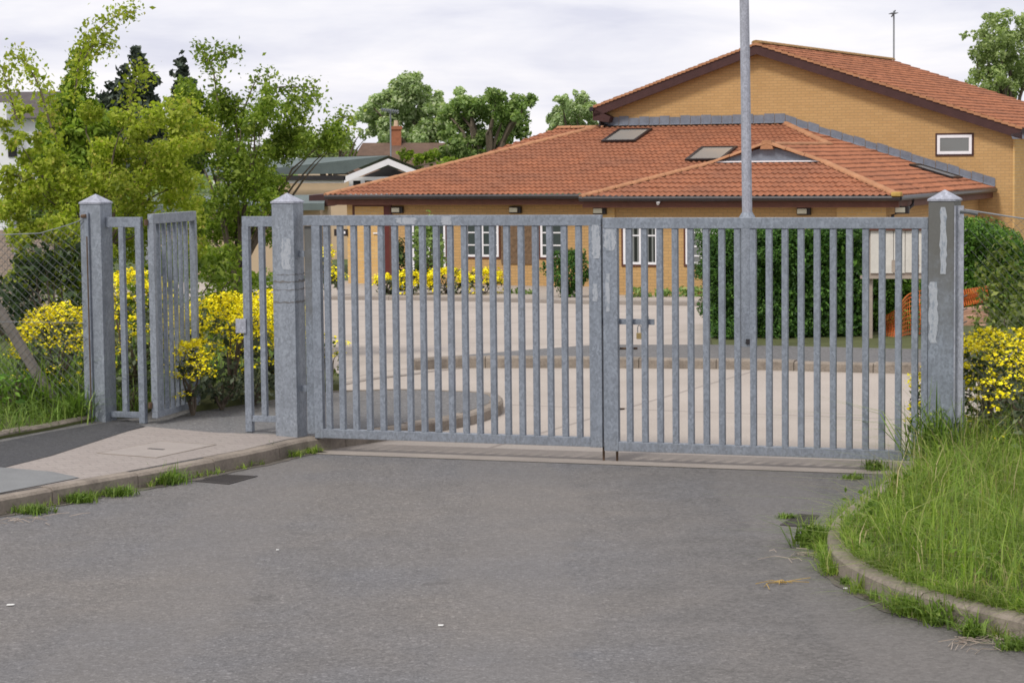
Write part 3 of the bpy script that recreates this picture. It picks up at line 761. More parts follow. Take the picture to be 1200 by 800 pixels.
# ================================================================= DRAINS, COVERS, LITTER
def quad_thing(name, label, cat, px, lift, at, n, m_frame, m_in, inner, e=.09, group=None):
    c = [np.array(at(*q)) for q in px]; t = thing(name, label, cat, sum(c)/4, 0, group)
    def bi(a, b): return c[0]*(1-a)*(1-b)+c[1]*a*(1-b)+c[2]*a*b+c[3]*(1-a)*b
    def sl(mb, a0, a1, b0, b1, h0, h1): mb.prism([bi(a0, b0)+(0, 0, h0), bi(a1, b0)+(0, 0, h0), bi(a1, b1)+(0, 0, h0), bi(a0, b1)+(0, 0, h0)], (0, 0, h1-h0))
    mb = MB(); sl(mb, 0, 1, 0, e, 0, lift); sl(mb, 0, 1, 1-e, 1, 0, lift); sl(mb, 0, e, e, 1-e, 0, lift); sl(mb, 1-e, 1, e, 1-e, 0, lift); mb.build('frame', m_frame, t)
    if n:
        mb = MB()
        for i in range(n): a = e+(1-2*e)*(i+.5)/n; w = (1-2*e)/n*.28; sl(mb, a-w, a+w, e, 1-e, 0, lift*.8)
        mb.build('slat', m_frame, t)
    mb = MB(); sl(mb, e, 1-e, e, 1-e, -.004, lift*.3 if n else lift*.9); mb.build(inner, m_in, t)
    if not n: mb = MB(); sl(mb, .46, .50, .35, .62, lift, lift+.002); mb.build('keyhole', 'tarmac_dark', t)
g_at = lambda x, y: atz(x, y, .001)
quad_thing('drain_grate', 'dark iron gully grate beside the left kerb', 'drain', [(229, 564), (262, 556), (302, 558), (268, 567.5)], .005, g_at, 9, 'grate_iron', 'dark_board', 'pit', .09, 'road gullies')
quad_thing('drain_grate', 'dark iron gully grate at the nose of the grass verge', 'drain', [(914, 615), (936, 602), (960, 604), (948, 618)], .005, g_at, 8, 'grate_iron', 'dark_board', 'pit', .09, 'road gullies')
quad_thing('inspection_cover', 'square paved inspection cover set into the pink footway', 'cover', [(113, 531), (189, 517), (254, 521), (183, 536.5)], .003, lambda x, y: atp(x, y)+np.array([0, 0, .0005]), 0, 'kerb_concrete', 'cover_lid', 'lid', .018)
def litter(label, px, py, r_, m='litter_white', cat='litter', nm='paper_scrap'):
    P = atz(px, py); mb = MB(); n = 7; pts = [(P[0]+r_*random.uniform(.6, 1.2)*math.cos(6.28*k/n), P[1]+r_*random.uniform(.5, 1.1)*math.sin(6.28*k/n), .005) for k in range(n)]
    mb.prism(pts, (0, 0, .004)); tag(mb.build(nm, m), label, cat)
litter('small white scrap lying in the middle of the road', 517, 733.5, .018)
litter('white scrap lying on the road near the left edge', 13, 709.5, .022)
litter('pale scrap lying on the road beside the verge kerb', 991, 690, .013)
litter('tiny pale scrap on the road nearest the left gully', 325, 645, .011)

# ================================================================= LAMP COLUMN (inside the gate)
P = atz(876, 406, .105)
lc = thing('lamp_column', 'tall grey steel lamp column rising behind the right gate leaf', 'lamp post', P, 0)
h1 = 1.62
mb = MB(); mb.tube([(0, 0, -.1), (0, 0, h1-.06), (0, 0, h1)], [.098, .098, .062], 14); mb.build('base_tube', 'galvanised', lc, True, smooth=False)
mb = MB(); mb.tube([(0, 0, h1), (-.02, 0, 3.5), (-.06, 0, 6.4), (-.12, 0, 7.6)], [.061, .057, .052, .048], 14); mb.build('shaft', 'galvanised_cap', lc, True)
mb = MB(); mb.box(-.045, .045, -.104, -.094, .06, .42); mb.build('door', 'galvanised', lc, True, bevel=.003)
mb = MB(); mb.box(-.03, .03, -.112, -.1045, .04, .10); mb.build('vent_plate', 'dark_board', lc, True)
mb = MB(); mb.box(-.09, .09, -.5, .12, 7.55, 7.66); mb.build('lantern', 'galvanised', lc, True, bevel=.02)

# ================================================================= SCHOOL BUILDINGS
B24 = R(23.96); bd = np.array([math.cos(B24), -math.sin(B24), 0]); bn = np.array([math.sin(B24), math.cos(B24), 0])
E0 = atz(727, 232, 1.4); EC = onpl(1054, 231.5, E0, bn); EC[2] = 0
def bl(px, py, off):
    P = onpl(px, py, EC+bn*off, bn); return float((P-EC)@bd), float(P[2])
GB = -1.05; ZE = 1.41; PR = 3.0; LR = 10.0; XW = -7.65; XM = -16.1; ZT = 3.17; XT = -5.71
low = thing('low_school_building', 'long single storey buff brick school building with orange tiled hipped roof', 'building', EC, -B24)
gab = thing('gabled_hall', 'taller buff brick hall with wide gable, rising behind the low tiled roof', 'building', EC, -B24)
Z = Vector
def slope_mesh(polys, e0, u, v, tile=.30, course=.33, roll=.15):
    """tiled plane: e0 eave origin, u along the eave, v up the slope; polys: convex rings of 3D points (local)"""
    e0, u, v = (np.array(q, float) for q in (e0, u, v)); u /= np.linalg.norm(u); v /= np.linalg.norm(v); n = np.cross(u, v)
    outs = []
    for poly in polys:
        pu = [((np.array(q)-e0)@u, (np.array(q)-e0)@v) for q in poly]
        U0, U1 = min(q[0] for q in pu), max(q[0] for q in pu); V0, V1 = min(q[1] for q in pu), max(q[1] for q in pu)
        us = np.arange(math.floor(U0/.03)*.03, U1+.03, .03); rows = []
        k0 = math.floor(V0/course); k1 = math.ceil(V1/course)
        for k in range(k0, k1+1): rows += [(k*course+.0005, .026), ((k+1)*course-.0005, .0)]
        hu = .034*(.5+.5*np.cos(2*math.pi*us/roll))**1.6
        bm = bmesh.new(); uvl = bm.loops.layers.uv.new('UVMap'); grid = []
        jit = rng.normal(size=(len(rows)//2+2, int((us[-1]-us[0])/tile)+3))*.004
        for ri, (vv, hh) in enumerate(rows):
            grid.append([bm.verts.new(tuple(e0+u*x+v*vv+n*(hu[i]+hh+.0+jit[ri//2, int((x-us[0])/tile)]))) for i, x in enumerate(us)])
        for a in range(len(rows)-1):
            for i in range(len(us)-1):
                f = bm.faces.new((grid[a][i], grid[a][i+1], grid[a+1][i+1], grid[a+1][i]))
                vm = rows[a][0]
                for lp_, (xx, yy) in zip(f.loops, ((us[i], rows[a][0]), (us[i+1], rows[a][0]), (us[i+1], rows[a+1][0]), (us[i], rows[a+1][0]))):
                    lp_[uvl].uv = (xx/tile, (yy+(0 if a % 2 == 0 else 0))/course)
        cu = sum(q[0] for q in pu)/len(pu); cv = sum(q[1] for q in pu)/len(pu)
        for i in range(len(poly)):
            a, b = pu[i], pu[(i+1) % len(poly)]; d = np.array([b[0]-a[0], b[1]-a[1]]); nn = np.array([d[1], -d[0]])
            if nn@(np.array([cu-a[0], cv-a[1]])) > 0: nn = -nn
            no = u*nn[0]+v*nn[1]; co = e0+u*a[0]+v*a[1]
            bmesh.ops.bisect_plane(bm, geom=bm.verts[:]+bm.edges[:]+bm.faces[:], plane_co=tuple(co), plane_no=tuple(no), clear_outer=True)
        outs.append(bm)
    me = bpy.data.meshes.new('tiles')
    bm0 = outs[0]
    for b in outs[1:]:
        tmp = bpy.data.meshes.new('tmp'); b.to_mesh(tmp); bm0.from_mesh(tmp); bpy.data.meshes.remove(tmp); b.free()
    bm0.to_mesh(me); bm0.free(); me.materials.append(M['roof_tile']); return me
def add_mesh(name, me, parent):
    me.name = name; o = bpy.data.objects.new(name, me); C.objects.link(o); o.parent = parent; return o
def caps(pts, r_=.11, seg=.42, m='terracotta_ridge', name='ridge_tiles', parent=None):
    a, b = (np.array(q, float) for q in pts); L = np.linalg.norm(b-a); n = max(1, int(L/seg)); mb = MB()
    for k in range(n):
        p = a+(b-a)*(k/n); q = a+(b-a)*((k+.97)/n); d = (b-a)/L; x = np.cross(d, (0, 0, 1)); x /= np.linalg.norm(x); y = np.cross(x, d)
        vs = []
        for c in (p, q):
            for ang in np.linspace(0, math.pi, 7): vs.append(c+x*r_*math.cos(ang)+y*(r_*.62*math.sin(ang)-.02+(.008 if c is q else 0)))
        mb.add(vs, [(i, i+1, 8+i, 7+i) for i in range(6)]+[tuple(range(6, -1, -1)), tuple(range(7, 14))])
    return mb.build(name, m, parent, True)
sR = (ZT-ZE)/5.71                     # pitch of the right and wing slopes
sM = (ZT-ZE)/(LR-PR)                  # pitch of the main front slope
half = -XW/2; ZR = ZE+half*sR         # wing ridge
Ec = np.array([0, 0, ZE]); Ew = np.array([0, LR, ZE]); TR = np.array([XT, LR, ZT]); TL = np.array([-11.15, LR, ZT])
Jy = PR+(ZR-ZE)/sM; J = np.array([-half, Jy, ZR]); ML = np.array([XM, PR, ZE]); V0 = np.array([XW, PR, ZE]); WL = np.array([XW, 0, ZE])
gv = 0.64                              # height share at which the gablet starts
zg = ZE+(ZR-ZE)*gv; yg = (zg-ZE)/sR
GLft = np.array([XW+half*gv, yg, zg]); GRt = np.array([-half*gv, yg, zg]); Ag = np.array([-half, yg, ZR]); 
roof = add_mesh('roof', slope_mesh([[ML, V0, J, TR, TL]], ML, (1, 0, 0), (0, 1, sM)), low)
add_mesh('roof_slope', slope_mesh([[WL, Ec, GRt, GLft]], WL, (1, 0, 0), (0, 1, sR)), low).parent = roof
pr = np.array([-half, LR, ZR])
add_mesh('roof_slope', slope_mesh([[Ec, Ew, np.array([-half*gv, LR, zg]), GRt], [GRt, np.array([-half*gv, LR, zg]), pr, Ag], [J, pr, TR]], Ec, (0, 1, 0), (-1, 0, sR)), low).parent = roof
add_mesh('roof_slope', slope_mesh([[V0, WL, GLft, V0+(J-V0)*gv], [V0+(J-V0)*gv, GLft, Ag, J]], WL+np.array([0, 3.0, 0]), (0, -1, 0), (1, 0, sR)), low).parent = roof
mb = MB(); LBk = np.array([XM, LR, ZE]); mb.add([ML+np.array([0, 0, .02]), TL+np.array([0, 0, .02]), LBk+np.array([0, 0, .02])], [(0, 1, 2)]); mb.build('roof_slope', 'terracotta_ridge', roof, True)
up = np.array([0, 0, .03])
for a, b in ((ML+up, TL+up), (Ec+up, GRt+up), (GRt+up, Ag+up*2), (WL+up, GLft+up), (GLft+up, Ag+up*2), (Ag+up, J+up), (J+up, TR+up)):
    caps((a, b), parent=roof)
mb = MB(); mb.box(-.17, .05, -.1, .1, ZE+.01, ZE+.11); mb.build('lichen_patch', 'lichen', roof, True, bevel=.03)
mb = MB(); yb = yg+.03; mb.add([(GLft[0], yb, zg+.03), (GRt[0], yb, zg+.03), (-half, yb, ZR-.02)], [(0, 1, 2)]); mb.build('gablet', 'lead', roof, True)
mb = MB(); mb.box(GLft[0]-.02, GRt[0]+.02, yg-.06, yg+.05, zg+.028, zg+.06); mb.build('gablet_flashing', 'white_paint', roof, True)
mb = MB(); mb.add([(-half-.16, yg-.1, ZR-.09), (-half+.16, yg-.1, ZR-.09), (-half+.11, yg-.1, ZR+.12), (-half-.11, yg-.1, ZR+.12)], [(0, 1, 2, 3)]); mb.prism([(-half-.16, yg-.09, ZR-.09), (-half+.16, yg-.09, ZR-.09), (-half+.11, yg-.09, ZR+.12), (-half-.11, yg-.09, ZR+.12)], (0, .3, 0)); mb.build('finial_block', 'terracotta_ridge', roof, True)
# lead flashing against the hall
mb = MB()
def flash(a, b, w=.20):
    a, b = np.array(a), np.array(b); n = 18; r2 = np.random.default_rng(4)
    for k in range(n):
        p, q = a+(b-a)*k/n, a+(b-a)*(k+.96)/n; h = w*r2.uniform(.85, 1.15)
        mb.add([p+(0, -.02, 0), q+(0, -.02, 0), q+(0, -.02, h), p+(0, -.02, h), p+(0, -.14, -.03), q+(0, -.14, -.03)], [(0, 1, 2, 3), (4, 5, 1, 0)])
flash(TL+(0, 0, .07), TR+(0, 0, .07)); flash(TR+(0, 0, .07), Ew+(.0, 0, .08), .17); mb.build('lead_flashing', 'lead', roof, True)
# back wing ridge peeping over the left hip
bw = np.array([-13.6, LR+2.5, ZT-.02]); bw2 = np.array([-11.2, LR+2.5, ZT-.02])
mb = MB(); mb.add([(-15.4, LR-1.5, ZE+.55), (-11.21, LR-1.5, ZE+.9), (-11.21, LR+2.5, ZT-.02), (-13.7, LR+2.5, ZT-.02)], [(0, 1, 2, 3)])
add_mesh('roof_slope', slope_mesh([[(-14.9, LR+.3, ZT-.72), (-11.21, LR+.3, ZT-.72), (-11.21, LR+2.6, ZT+.0), (-13.55, LR+2.6, ZT+.0)]], (-14.9, LR+.3, ZT-.72), (1, 0, 0), (0, 2.3, .72)), low).parent = roof
caps(((-13.5, LR+2.6, ZT+.04), (-11.25, LR+2.6, ZT+.04)), parent=roof)
# skylights
def skylight(c, su, sv, hh, along='x'):
    t_ = MB(); x, y = c
    z = ZE+(y-PR)*sM if along == 'x' else ZE-x*sR
    n = np.array([0, -sM, 1.]) if along == 'x' else np.array([sR, 0, 1.]); n /= np.linalg.norm(n)
    u = np.array([1., 0, 0]) if along == 'x' else np.array([0, 1., 0]); v = np.cross(n, u)
    c3 = np.array([x, y, z])+n*.05
    def ring(mb, a0, a1, b0, b1, h0, h1): mb.prism([c3+u*a+v*b+n*h0 for a, b in ((a0, b0), (a1, b0), (a1, b1), (a0, b1))], n*(h1-h0))
    e = .08
    f = MB(); ring(f, -su, su, -sv, -sv+e, 0, hh); ring(f, -su, su, sv-e, sv, 0, hh); ring(f, -su, -su+e, -sv+e, sv-e, 0, hh); ring(f, su-e, su, -sv+e, sv-e, 0, hh)
    fo = f.build('skylight', 'dark_plastic', roof, True)
    p_ = MB(); ring(p_, -su+e, su-e, -sv+e, sv-e, .0, hh-.02); po = p_.build('pane', 'skylight_glass', fo, True)
def on_main(px, py):
    n = bn*(-sM)+np.array([0, 0, 1.]); P0 = EC+bn*PR+np.array([0, 0, ZE]); P = onpl(px, py, P0, n); return float((P-EC)@bd), float((P-EC)@bn)
def on_right(px, py):
    n = bd*sR+np.array([0, 0, 1.]); P0 = EC+np.array([0, 0, ZE]); P = onpl(px, py, P0, n); return float((P-EC)@bd), float((P-EC)@bn)
skylight(on_main(735, 161.5), .50, .68, .05); skylight(on_main(834, 183), .50, .68, .05)
skylight(on_right(1096, 203.5), .55, .60, .045, 'y')
# walls of the low building
wy = .45
mb = MB(); mb.box(XW+.45, -.45, wy, wy+.25, GB, ZE-.02); mb.box(-.7, -.45, wy+.251, LR-.01, GB, ZE-.02); mb.box(XW+.45, XW+.7, wy+.251, PR+wy-.001, GB, ZE-.02)
mb.box(XM+.45, XW+.699, PR+wy, PR+wy+.25, GB, ZE-.02); mb.box(XM+.45, XM+.7, PR+wy+.251, LR+4, GB, ZE-.02); mb.build('wall', 'buff_brick', low, True)
for x0, x1, y0 in ((XW+.40, XW+.70, wy-.05), (-1.55, -.42, wy-.05), (XM+.42, XM+1.5, PR+wy-.05)):
    mb = MB(); mb.box(x0, x1, y0, y0+.046, GB, ZE-.14); mb.build('brick_pier', 'pale_brick', low, True)
mb = MB(); mb.box(XW+.02, -.03, .07, .11, ZE-.24, ZE-.03); mb.box(-.11, -.07, .111, LR-.02, ZE-.24, ZE-.03); mb.box(XM+.03, XW+.0, PR+.07, PR+.11, ZE-.24, ZE-.03); mb.box(XM+.03, XM+.07, PR+.111, LR, ZE-.24, ZE-.03)
mb.build('fascia', 'brown_timber', low, True)
mb = MB(); mb.box(XW+.02, -.12, .112, wy-.002, ZE-.22, ZE-.20); mb.box(XM+.08, XW, PR+.112, PR+wy-.002, ZE-.22, ZE-.20); mb.box(-.44, -.115, .45, LR-.02, ZE-.22, ZE-.20); mb.build('soffit', 'brown_timber', low, True)
mb = MB(); mb.tube([(XM, PR-.01, ZE-.03), (XW, PR-.01, ZE-.035)], .062, 8); mb.tube([(XW-.02, -.01, ZE-.03), (.03, -.01, ZE-.035)], .062, 8); mb.tube([(.01, -.02, ZE-.03), (.01, LR-.1, ZE-.03)], .062, 8); mb.build('gutter', 'gutter_plastic', low, True)
mb = MB(); mb.tube([(.03, 1.1, ZE-.08), (.03, 1.1, ZE-.2), (-.1, .95, ZE-.34), (-.36, .8, ZE-.42), (-.38, .8, GB)], .04, 8); mb.build('downpipe', 'dark_plastic', low, True)
mb = MB(); x = XW-.12; mb.tube([(x, PR-.02, ZE-.08), (x, PR, ZE-.18), (x+.08, PR+.2, ZE-.30), (x+.16, PR+.38, ZE-.4), (x+.16, PR+.4, GB)], .04, 8); mb.build('downpipe', 'dark_plastic', low, True)
def wall_lamp(px, py, off):
    x, z = bl(px, py, off); mb = MB(); mb.box(x-.16, x+.16, off-.10, off-.002, z-.085, z+.085); o = mb.build('bulkhead_lamp', 'dark_plastic', low, True, bevel=.01)
    mb = MB(); mb.box(x-.14, x+.08, off-.135, off-.102, z-.055, z+.06); mb.build('lens', 'lamp_lens', o, True, bevel=.01)
for q in ((467, 246, PR+wy), (605, 246, PR+wy), (704, 247, wy-.05), (943, 247.5, wy), (1058, 246, wy-.05)): wall_lamp(*q)
x, z = bl(771, 238, .06); mb = MB(); mb.tube([(x, .07, z-.03), (x, .02, z+.02), (x+.06, -.02, z+.02)], .03, 8); mb.build('eaves_lamp', 'white_paint', low, True)
def window(px0, px1, ptop, pbot, off, parent, pane, cols=2, rows=(.30, .62), surround='brown_timber', fw=.055):
    x0, _ = bl(px0, pbot, off); x1, z0 = bl(px1, pbot, off); _, z1 = bl(px0, ptop, off); y = off-.004
    s = MB(); d = .05
    for a in ((x0-d, x0, z0-d, z1+d), (x1, x1+d, z0-d, z1+d), (x0, x1, z0-d, z0), (x0, x1, z1, z1+d)): s.box(a[0], a[1], y-.02, y, a[2], a[3])
    w = s.build('window', surround, parent, True)
    f = MB(); f.box(x0, x0+fw, y-.03, y, z0, z1); f.box(x1-fw, x1, y-.03, y, z0, z1); f.box(x0+fw, x1-fw, y-.03, y, z0, z0+fw); f.box(x0+fw, x1-fw, y-.03, y, z1-fw, z1)
    for c in range(1, cols):
        xc = x0+(x1-x0)*c/cols; f.box(xc-.03, xc+.03, y-.028, y, z0+fw, z1-fw)
    for c in range(cols):
        a = x0+(x1-x0)*c/cols+(fw if c == 0 else .03); b = x0+(x1-x0)*(c+1)/cols-(fw if c == cols-1 else .03)
        for r_ in rows: zz = z0+(z1-z0)*r_; f.box(a, b, y-.025, y, zz-.016, zz+.016)
    f.build('frame', 'white_paint', w, True)
    p_ = MB(); p_.box(x0+.02, x1-.02, y-.010, y-.004, z0+.02, z1-.02); p_.build('pane', pane, w, True); return w
window(547, 585, 255, 301, PR+wy, low, 'pane_dark'); window(634, 661, 255, 301.5, PR+wy, low, 'pane_dark'); window(484, 523, 255, 318, PR+wy, low, 'pane_dark')
window(731, 771, 260, 310, wy, low, 'pane_blinds', 2, (.68,)); window(804, 842, 260, 310, wy, low, 'pane_net', 2, (.2, .42, .75))
x0, z0 = bl(588, 309, PR+wy); x1, z1 = bl(625, 256, PR+wy); mb = MB(); mb.box(x0, x1, PR+wy-.03, PR+wy-.003, z0, z1); mb.build('pebble_panel', 'pebble_panel', low, True)
# entrance
x0, zb = bl(418, 327, PR+wy); x1, _ = bl(458, 327, PR+wy); y = PR+wy-.003
mb = MB(); 
for a, b in ((x0-.07, x0), (x1, x1+.07)): mb.box(a, b, y-.05, y, zb-.25, 1.12)
mb.box(x0-.07, x1+.07, y-.05, y, 1.121, 1.19); dr = mb.build('door', 'brown_timber', low, True)
xm = (x0+x1)/2
for a, b in ((x0, xm-.006), (xm+.006, x1)):
    mb = MB(); mb.box(a, b, y-.035, y, zb-.25, 1.12); lf = mb.build('door_leaf', 'door_red', dr, True)
    mb = MB(); mb.box(a+.2, b-.2, y-.040, y-.036, .1, .9); mb.build('pane', 'pane_dark', lf, True)
mb = MB(); mb.tube([(xm+.05, y-.07, .42), (xm+.2, y-.07, .42)], .018, 6); mb.build('handle', 'white_paint', dr, True)
x, z = bl(400, 272.5, PR+wy-.05); mb = MB(); mb.box(x-.2, x+.2, PR+wy-.085, PR+wy-.053, z-.09, z+.09); wl = mb.build('number_plaque', 'dark_plastic', low, True)
mb = MB(); mb.box(x-.11, x+.14, PR+wy-.09, PR+wy-.0855, z-.03, z+.035); mb.build('plate', 'white_paint', wl, True)
# gabled hall
WY = LR; XG = -6.45; ZG = 5.28; xl, zl = -11.2, 3.72; xr, zr = .62, 2.95; D = 14.1
body = [( -10.95, WY, GB), (.45, WY, GB), (.45, WY, 2.95), (XG, WY, ZG-.14), (-10.95, WY, 3.68)]
mb = MB(); mb.prism(body, (0, .3, 0)); mb.build('gable_wall', 'buff_brick', gab, True)
mb = MB(); mb.box(.15, .449, WY+.301, WY+D-.2, GB, 2.9); mb.build('side_wall', 'pale_brick', gab, True)
mb = MB(); mb.box(.4505, .50, WY-.05, WY+.6, GB, 2.88); mb.build('corner_return', 'pale_brick', gab, True)
mb = MB(); mb.box(-10.95, -10.65, WY+.301, WY+D-.2, GB, 3.6); mb.build('side_wall', 'buff_brick', gab, True)
mb = MB(); mb.prism([(q[0], WY+D-.3, q[2]) for q in body], (0, .3, 0)); mb.build('rear_wall', 'buff_brick', gab, True)
pk = np.array([XG, 0, ZG+.06]); lf = np.array([xl, 0, zl]); rt = np.array([xr+.12, 0, zr])
yv = WY-.32
def yat(p, y): return np.array([p[0], y, p[2]])
rr = add_mesh('roof', slope_mesh([[yat(rt, yv), yat(rt, WY+D), yat(pk, WY+D), yat(pk, yv)]], yat(rt, yv), (0, 1, 0), pk-rt), gab)
add_mesh('roof_slope', slope_mesh([[yat(lf, WY+D), yat(lf, yv), yat(pk, yv), yat(pk, WY+D)]], yat(lf, WY+D), (0, -1, 0), pk-lf), gab).parent = rr
caps((yat(pk, yv)+(0, 0, .05), yat(pk, WY+D)+(0, 0, .05)), .13, m='mossy_ridge', parent=rr)
for a, b in ((lf, pk), (rt, pk)):
    a2 = yat(a, yv+.02); b2 = yat(b, yv+.02); dn = np.array([0, 0, -.27])
    mb = MB(); mb.prism([a2+(0, 0, -.015), b2+(0, 0, -.015), b2+dn, a2+dn], (0, .05, 0)); mb.build('bargeboard', 'dark_fascia', rr, True)
    mb = MB(); mb.prism([a2+(0, .05, -.04), b2+(0, .05, -.04), b2+(0, .25, -.04), a2+(0, .25, -.04)], (0, 0, -.03)); mb.build('soffit', 'dark_fascia', rr, True)
    n = 40; mb = MB()
    for k in range(n):
        p, q = a2+(b2-a2)*k/n, a2+(b2-a2)*(k+1)/n; mb.prism([p+(0, -.03, -.005), q+(0, -.03, -.03), q+(0, -.03, .035), p+(0, -.03, .06)], (0, .12, 0))
    mb.build('verge_tiles', 'terracotta_ridge', rr, True)
mb = MB(); mb.prism([yat(lf, yv+.02)+(-.02, 0, -.02), yat(lf, yv+.02)+(.5, 0, -.27), yat(lf, yv+.02)+(.45, 0, -.42), yat(lf, yv+.02)+(-.02, 0, -.36)], (0, .3, 0)); mb.build('eaves_box', 'dark_fascia', rr, True)
mb = MB(); mb.tube([yat(lf, yv-.02)+(-.05, 0, -.04), yat(lf, WY+D)+(-.05, 0, -.04)], .07, 8); mb.tube([yat(rt, yv-.02)+(.05, 0, -.05), yat(rt, WY+D)+(.05, 0, -.05)], .07, 8); mb.build('gutter', 'gutter_plastic', rr, True)
mb = MB(); mb.tube([(xl+.12, WY-.1, zl-.2), (xl+.14, WY-.1, zl-.45), (xl+.42, WY-.06, zl-.55), (xl+.42, WY-.06, 2.6)], .045, 8); mb.build('downpipe', 'dark_plastic', gab, True)
mb = MB(); mb.prism([yat(rt, yv+.02)+(-.3, 0, -.13), yat(rt, yv+.02)+(.1, 0, -.05), yat(rt, yv+.02)+(.1, 0, -.25), yat(rt, yv+.02)+(-.25, 0, -.25)], (0, .3, 0)); mb.build('eaves_box', 'lead', rr, True)
window(1098.5, 1139, 158.5, 180.5, WY, gab, 'pane_net', 1, (), 'dark_fascia', .075)
# aerial on the hall roof
P = aty(1047.5, 72, float((EC+bn*(WY+D-.1)+bd*XG)[1])); Pt = aty(1047.5, 13, P[1])
ae = thing('aerial_mast', 'thin television aerial mast on the ridge of the tall hall', 'aerial', P, 0)
mb = MB(); mb.tube([P-np.array([0, 0, .5]), Pt], .028, 6); mb.build('mast', 'wire', ae)
mb = MB(); mb.bar(Pt+np.array([-.1, -.3, -.1]), Pt+np.array([.05, .35, -.05]), .04, .04)
for k in np.linspace(-.25, .3, 5): mb.bar(Pt+np.array([-.12, k, -.08]), Pt+np.array([.1, k, -.08]), .02, .02)
mb.bar(Pt+np.array([-.08, 0, -.2]), Pt+np.array([.05, 0, .02]), .04, .04); mb.build('antenna', 'wire_dark', ae)

# ================================================================= BUILDINGS BEYOND
YB = 76.0
def a3(px, py, Y=YB): return aty(px, py, Y)
bb = thing('beige_building', 'beige rendered building with grey-green roof and white-edged dark gable', 'building', a3(445, 330), 0)
ap, lfp, rtp = a3(455.5, 186), a3(404, 207), a3(500, 204); back = np.array([-3.2, 16, 0])
wl_, wr_ = a3(411, 206), a3(492, 206)
mb = MB(); mb.prism([wl_-np.array([0, 0, 5.]), wr_-np.array([0, 0, 5.]), wr_, wl_], (-.1, .3, 0)); mb.prism([wl_-np.array([0, 0, 5.]), wl_, wl_+back*1.0-np.array([0, 0, .0]), wl_+back-np.array([0, 0, 5.])], (.3, 0, 0))
le = a3(318, 207.5); mb.prism([le-np.array([0, 0, 5]), wl_-np.array([0, 0, 5.0])+(-.05, .1, 0), wl_+(-.05, .1, -.02), le+(0, .1, -.02)], (0, .3, 0)); mb.build('wall', 'render_beige', bb)
dz_ = np.array([0, 0, .10])
rl = a3(250, 186, YB+3); ll = a3(250, 206, YB-1)
mb = MB(); mb.add([lfp+dz_, ap+dz_, a3(300, 187, YB+4)+dz_*0, a3(240, 187, YB+4), a3(240, 206, YB-.2)], [(0, 1, 2, 3, 4)])
mb.add([rtp+dz_, ap+dz_, ap+dz_+back, rtp+dz_+back], [(0, 1, 2, 3)]); ro = mb.build('roof', 'green_roof', bb)
yo = np.array([0, -.35, 0])
for a, b in ((lfp, ap), (rtp, ap)):
    mb = MB(); h = np.array([0, 0, -.20]); mb.prism([a+yo, b+yo, b+yo+h, a+yo+h], (0, .08, 0)); mb.build('bargeboard', 'white_paint', ro)
mb = MB(); mb.prism([wl_+(0.1, -.05, -.15), wr_+(0, -.05, -.15), ap+(0, -.05, -.25)], (0, .04, 0)); mb.build('gable_panel', 'dark_board', bb)
wa, wb_ = a3(411.5, 209), a3(470, 219)
mb = MB(); fx0, fx1, fz0, fz1 = wa[0], a3(480, 210)[0], a3(411, 226)[2], wa[2]-.08
for k in range(6):
    x = fx0+(fx1-fx0)*k/5; mb.box(x-.07, x+.07, YB-.10, YB-.02, fz0, fz1)
mb.box(fx0-.07, fx1+.07, YB-.101, YB-.021, fz1+.001, fz1+.12); mb.box(fx0-.07, fx1+.07, YB-.101, YB-.021, fz0-.12, fz0-.001); wo = mb.build('window', 'white_paint', bb)
mb = MB(); mb.box(fx0, fx1, YB-.05, YB-.01, fz0, fz1); mb.build('pane', 'dark_board', wo)
mb = MB(); p0, p1 = a3(250, 208.5, YB-.3), a3(405, 208.5, YB-.3); mb.bar(p0, p1, .1, .16); mb.build('gutter', 'dark_board', bb)
mb = MB(); p0, p1 = a3(250, 212.5, YB-.2), a3(405, 212, YB-.2); mb.bar(p0, p1, .08, .14); mb.build('fascia', 'white_paint', bb)
# flat roofed annexe in front of it
YA = 66.0
an = thing('flat_roofed_annexe', 'low beige annexe with a shallow grey-green roof left of the tiled roof', 'building', a3(340, 330, YA), 0)
mb = MB(); w0, w1 = a3(170, 242, YA), a3(375, 242, YA); mb.prism([w0-np.array([0, 0, 3.0]), w1-np.array([0, 0, 3.0]), w1, w0], (0, 4, 0)); mb.build('wall', 'render_beige', an)
mb = MB(); r0, r1 = a3(160, 241, YA-.5), a3(380, 238, YA-.5); b0, b1 = a3(160, 231, YA+5), a3(382, 228, YA+5)
mb.add([r0, r1, b1, b0, r0-np.array([0, 0, .2]), r1-np.array([0, 0, .2])], [(0, 1, 2, 3), (4, 5, 1, 0)]); mb.build('roof', 'green_roof', an)
mb = MB(); q0, q1 = a3(362, 229, YA+1), a3(392, 227, YA+1); mb.prism([q0, q1, q1-np.array([0, 0, .35]), q0-np.array([0, 0, .35])], (0, 2, 0)); mb.build('roof_edge', 'dark_fascia', an)
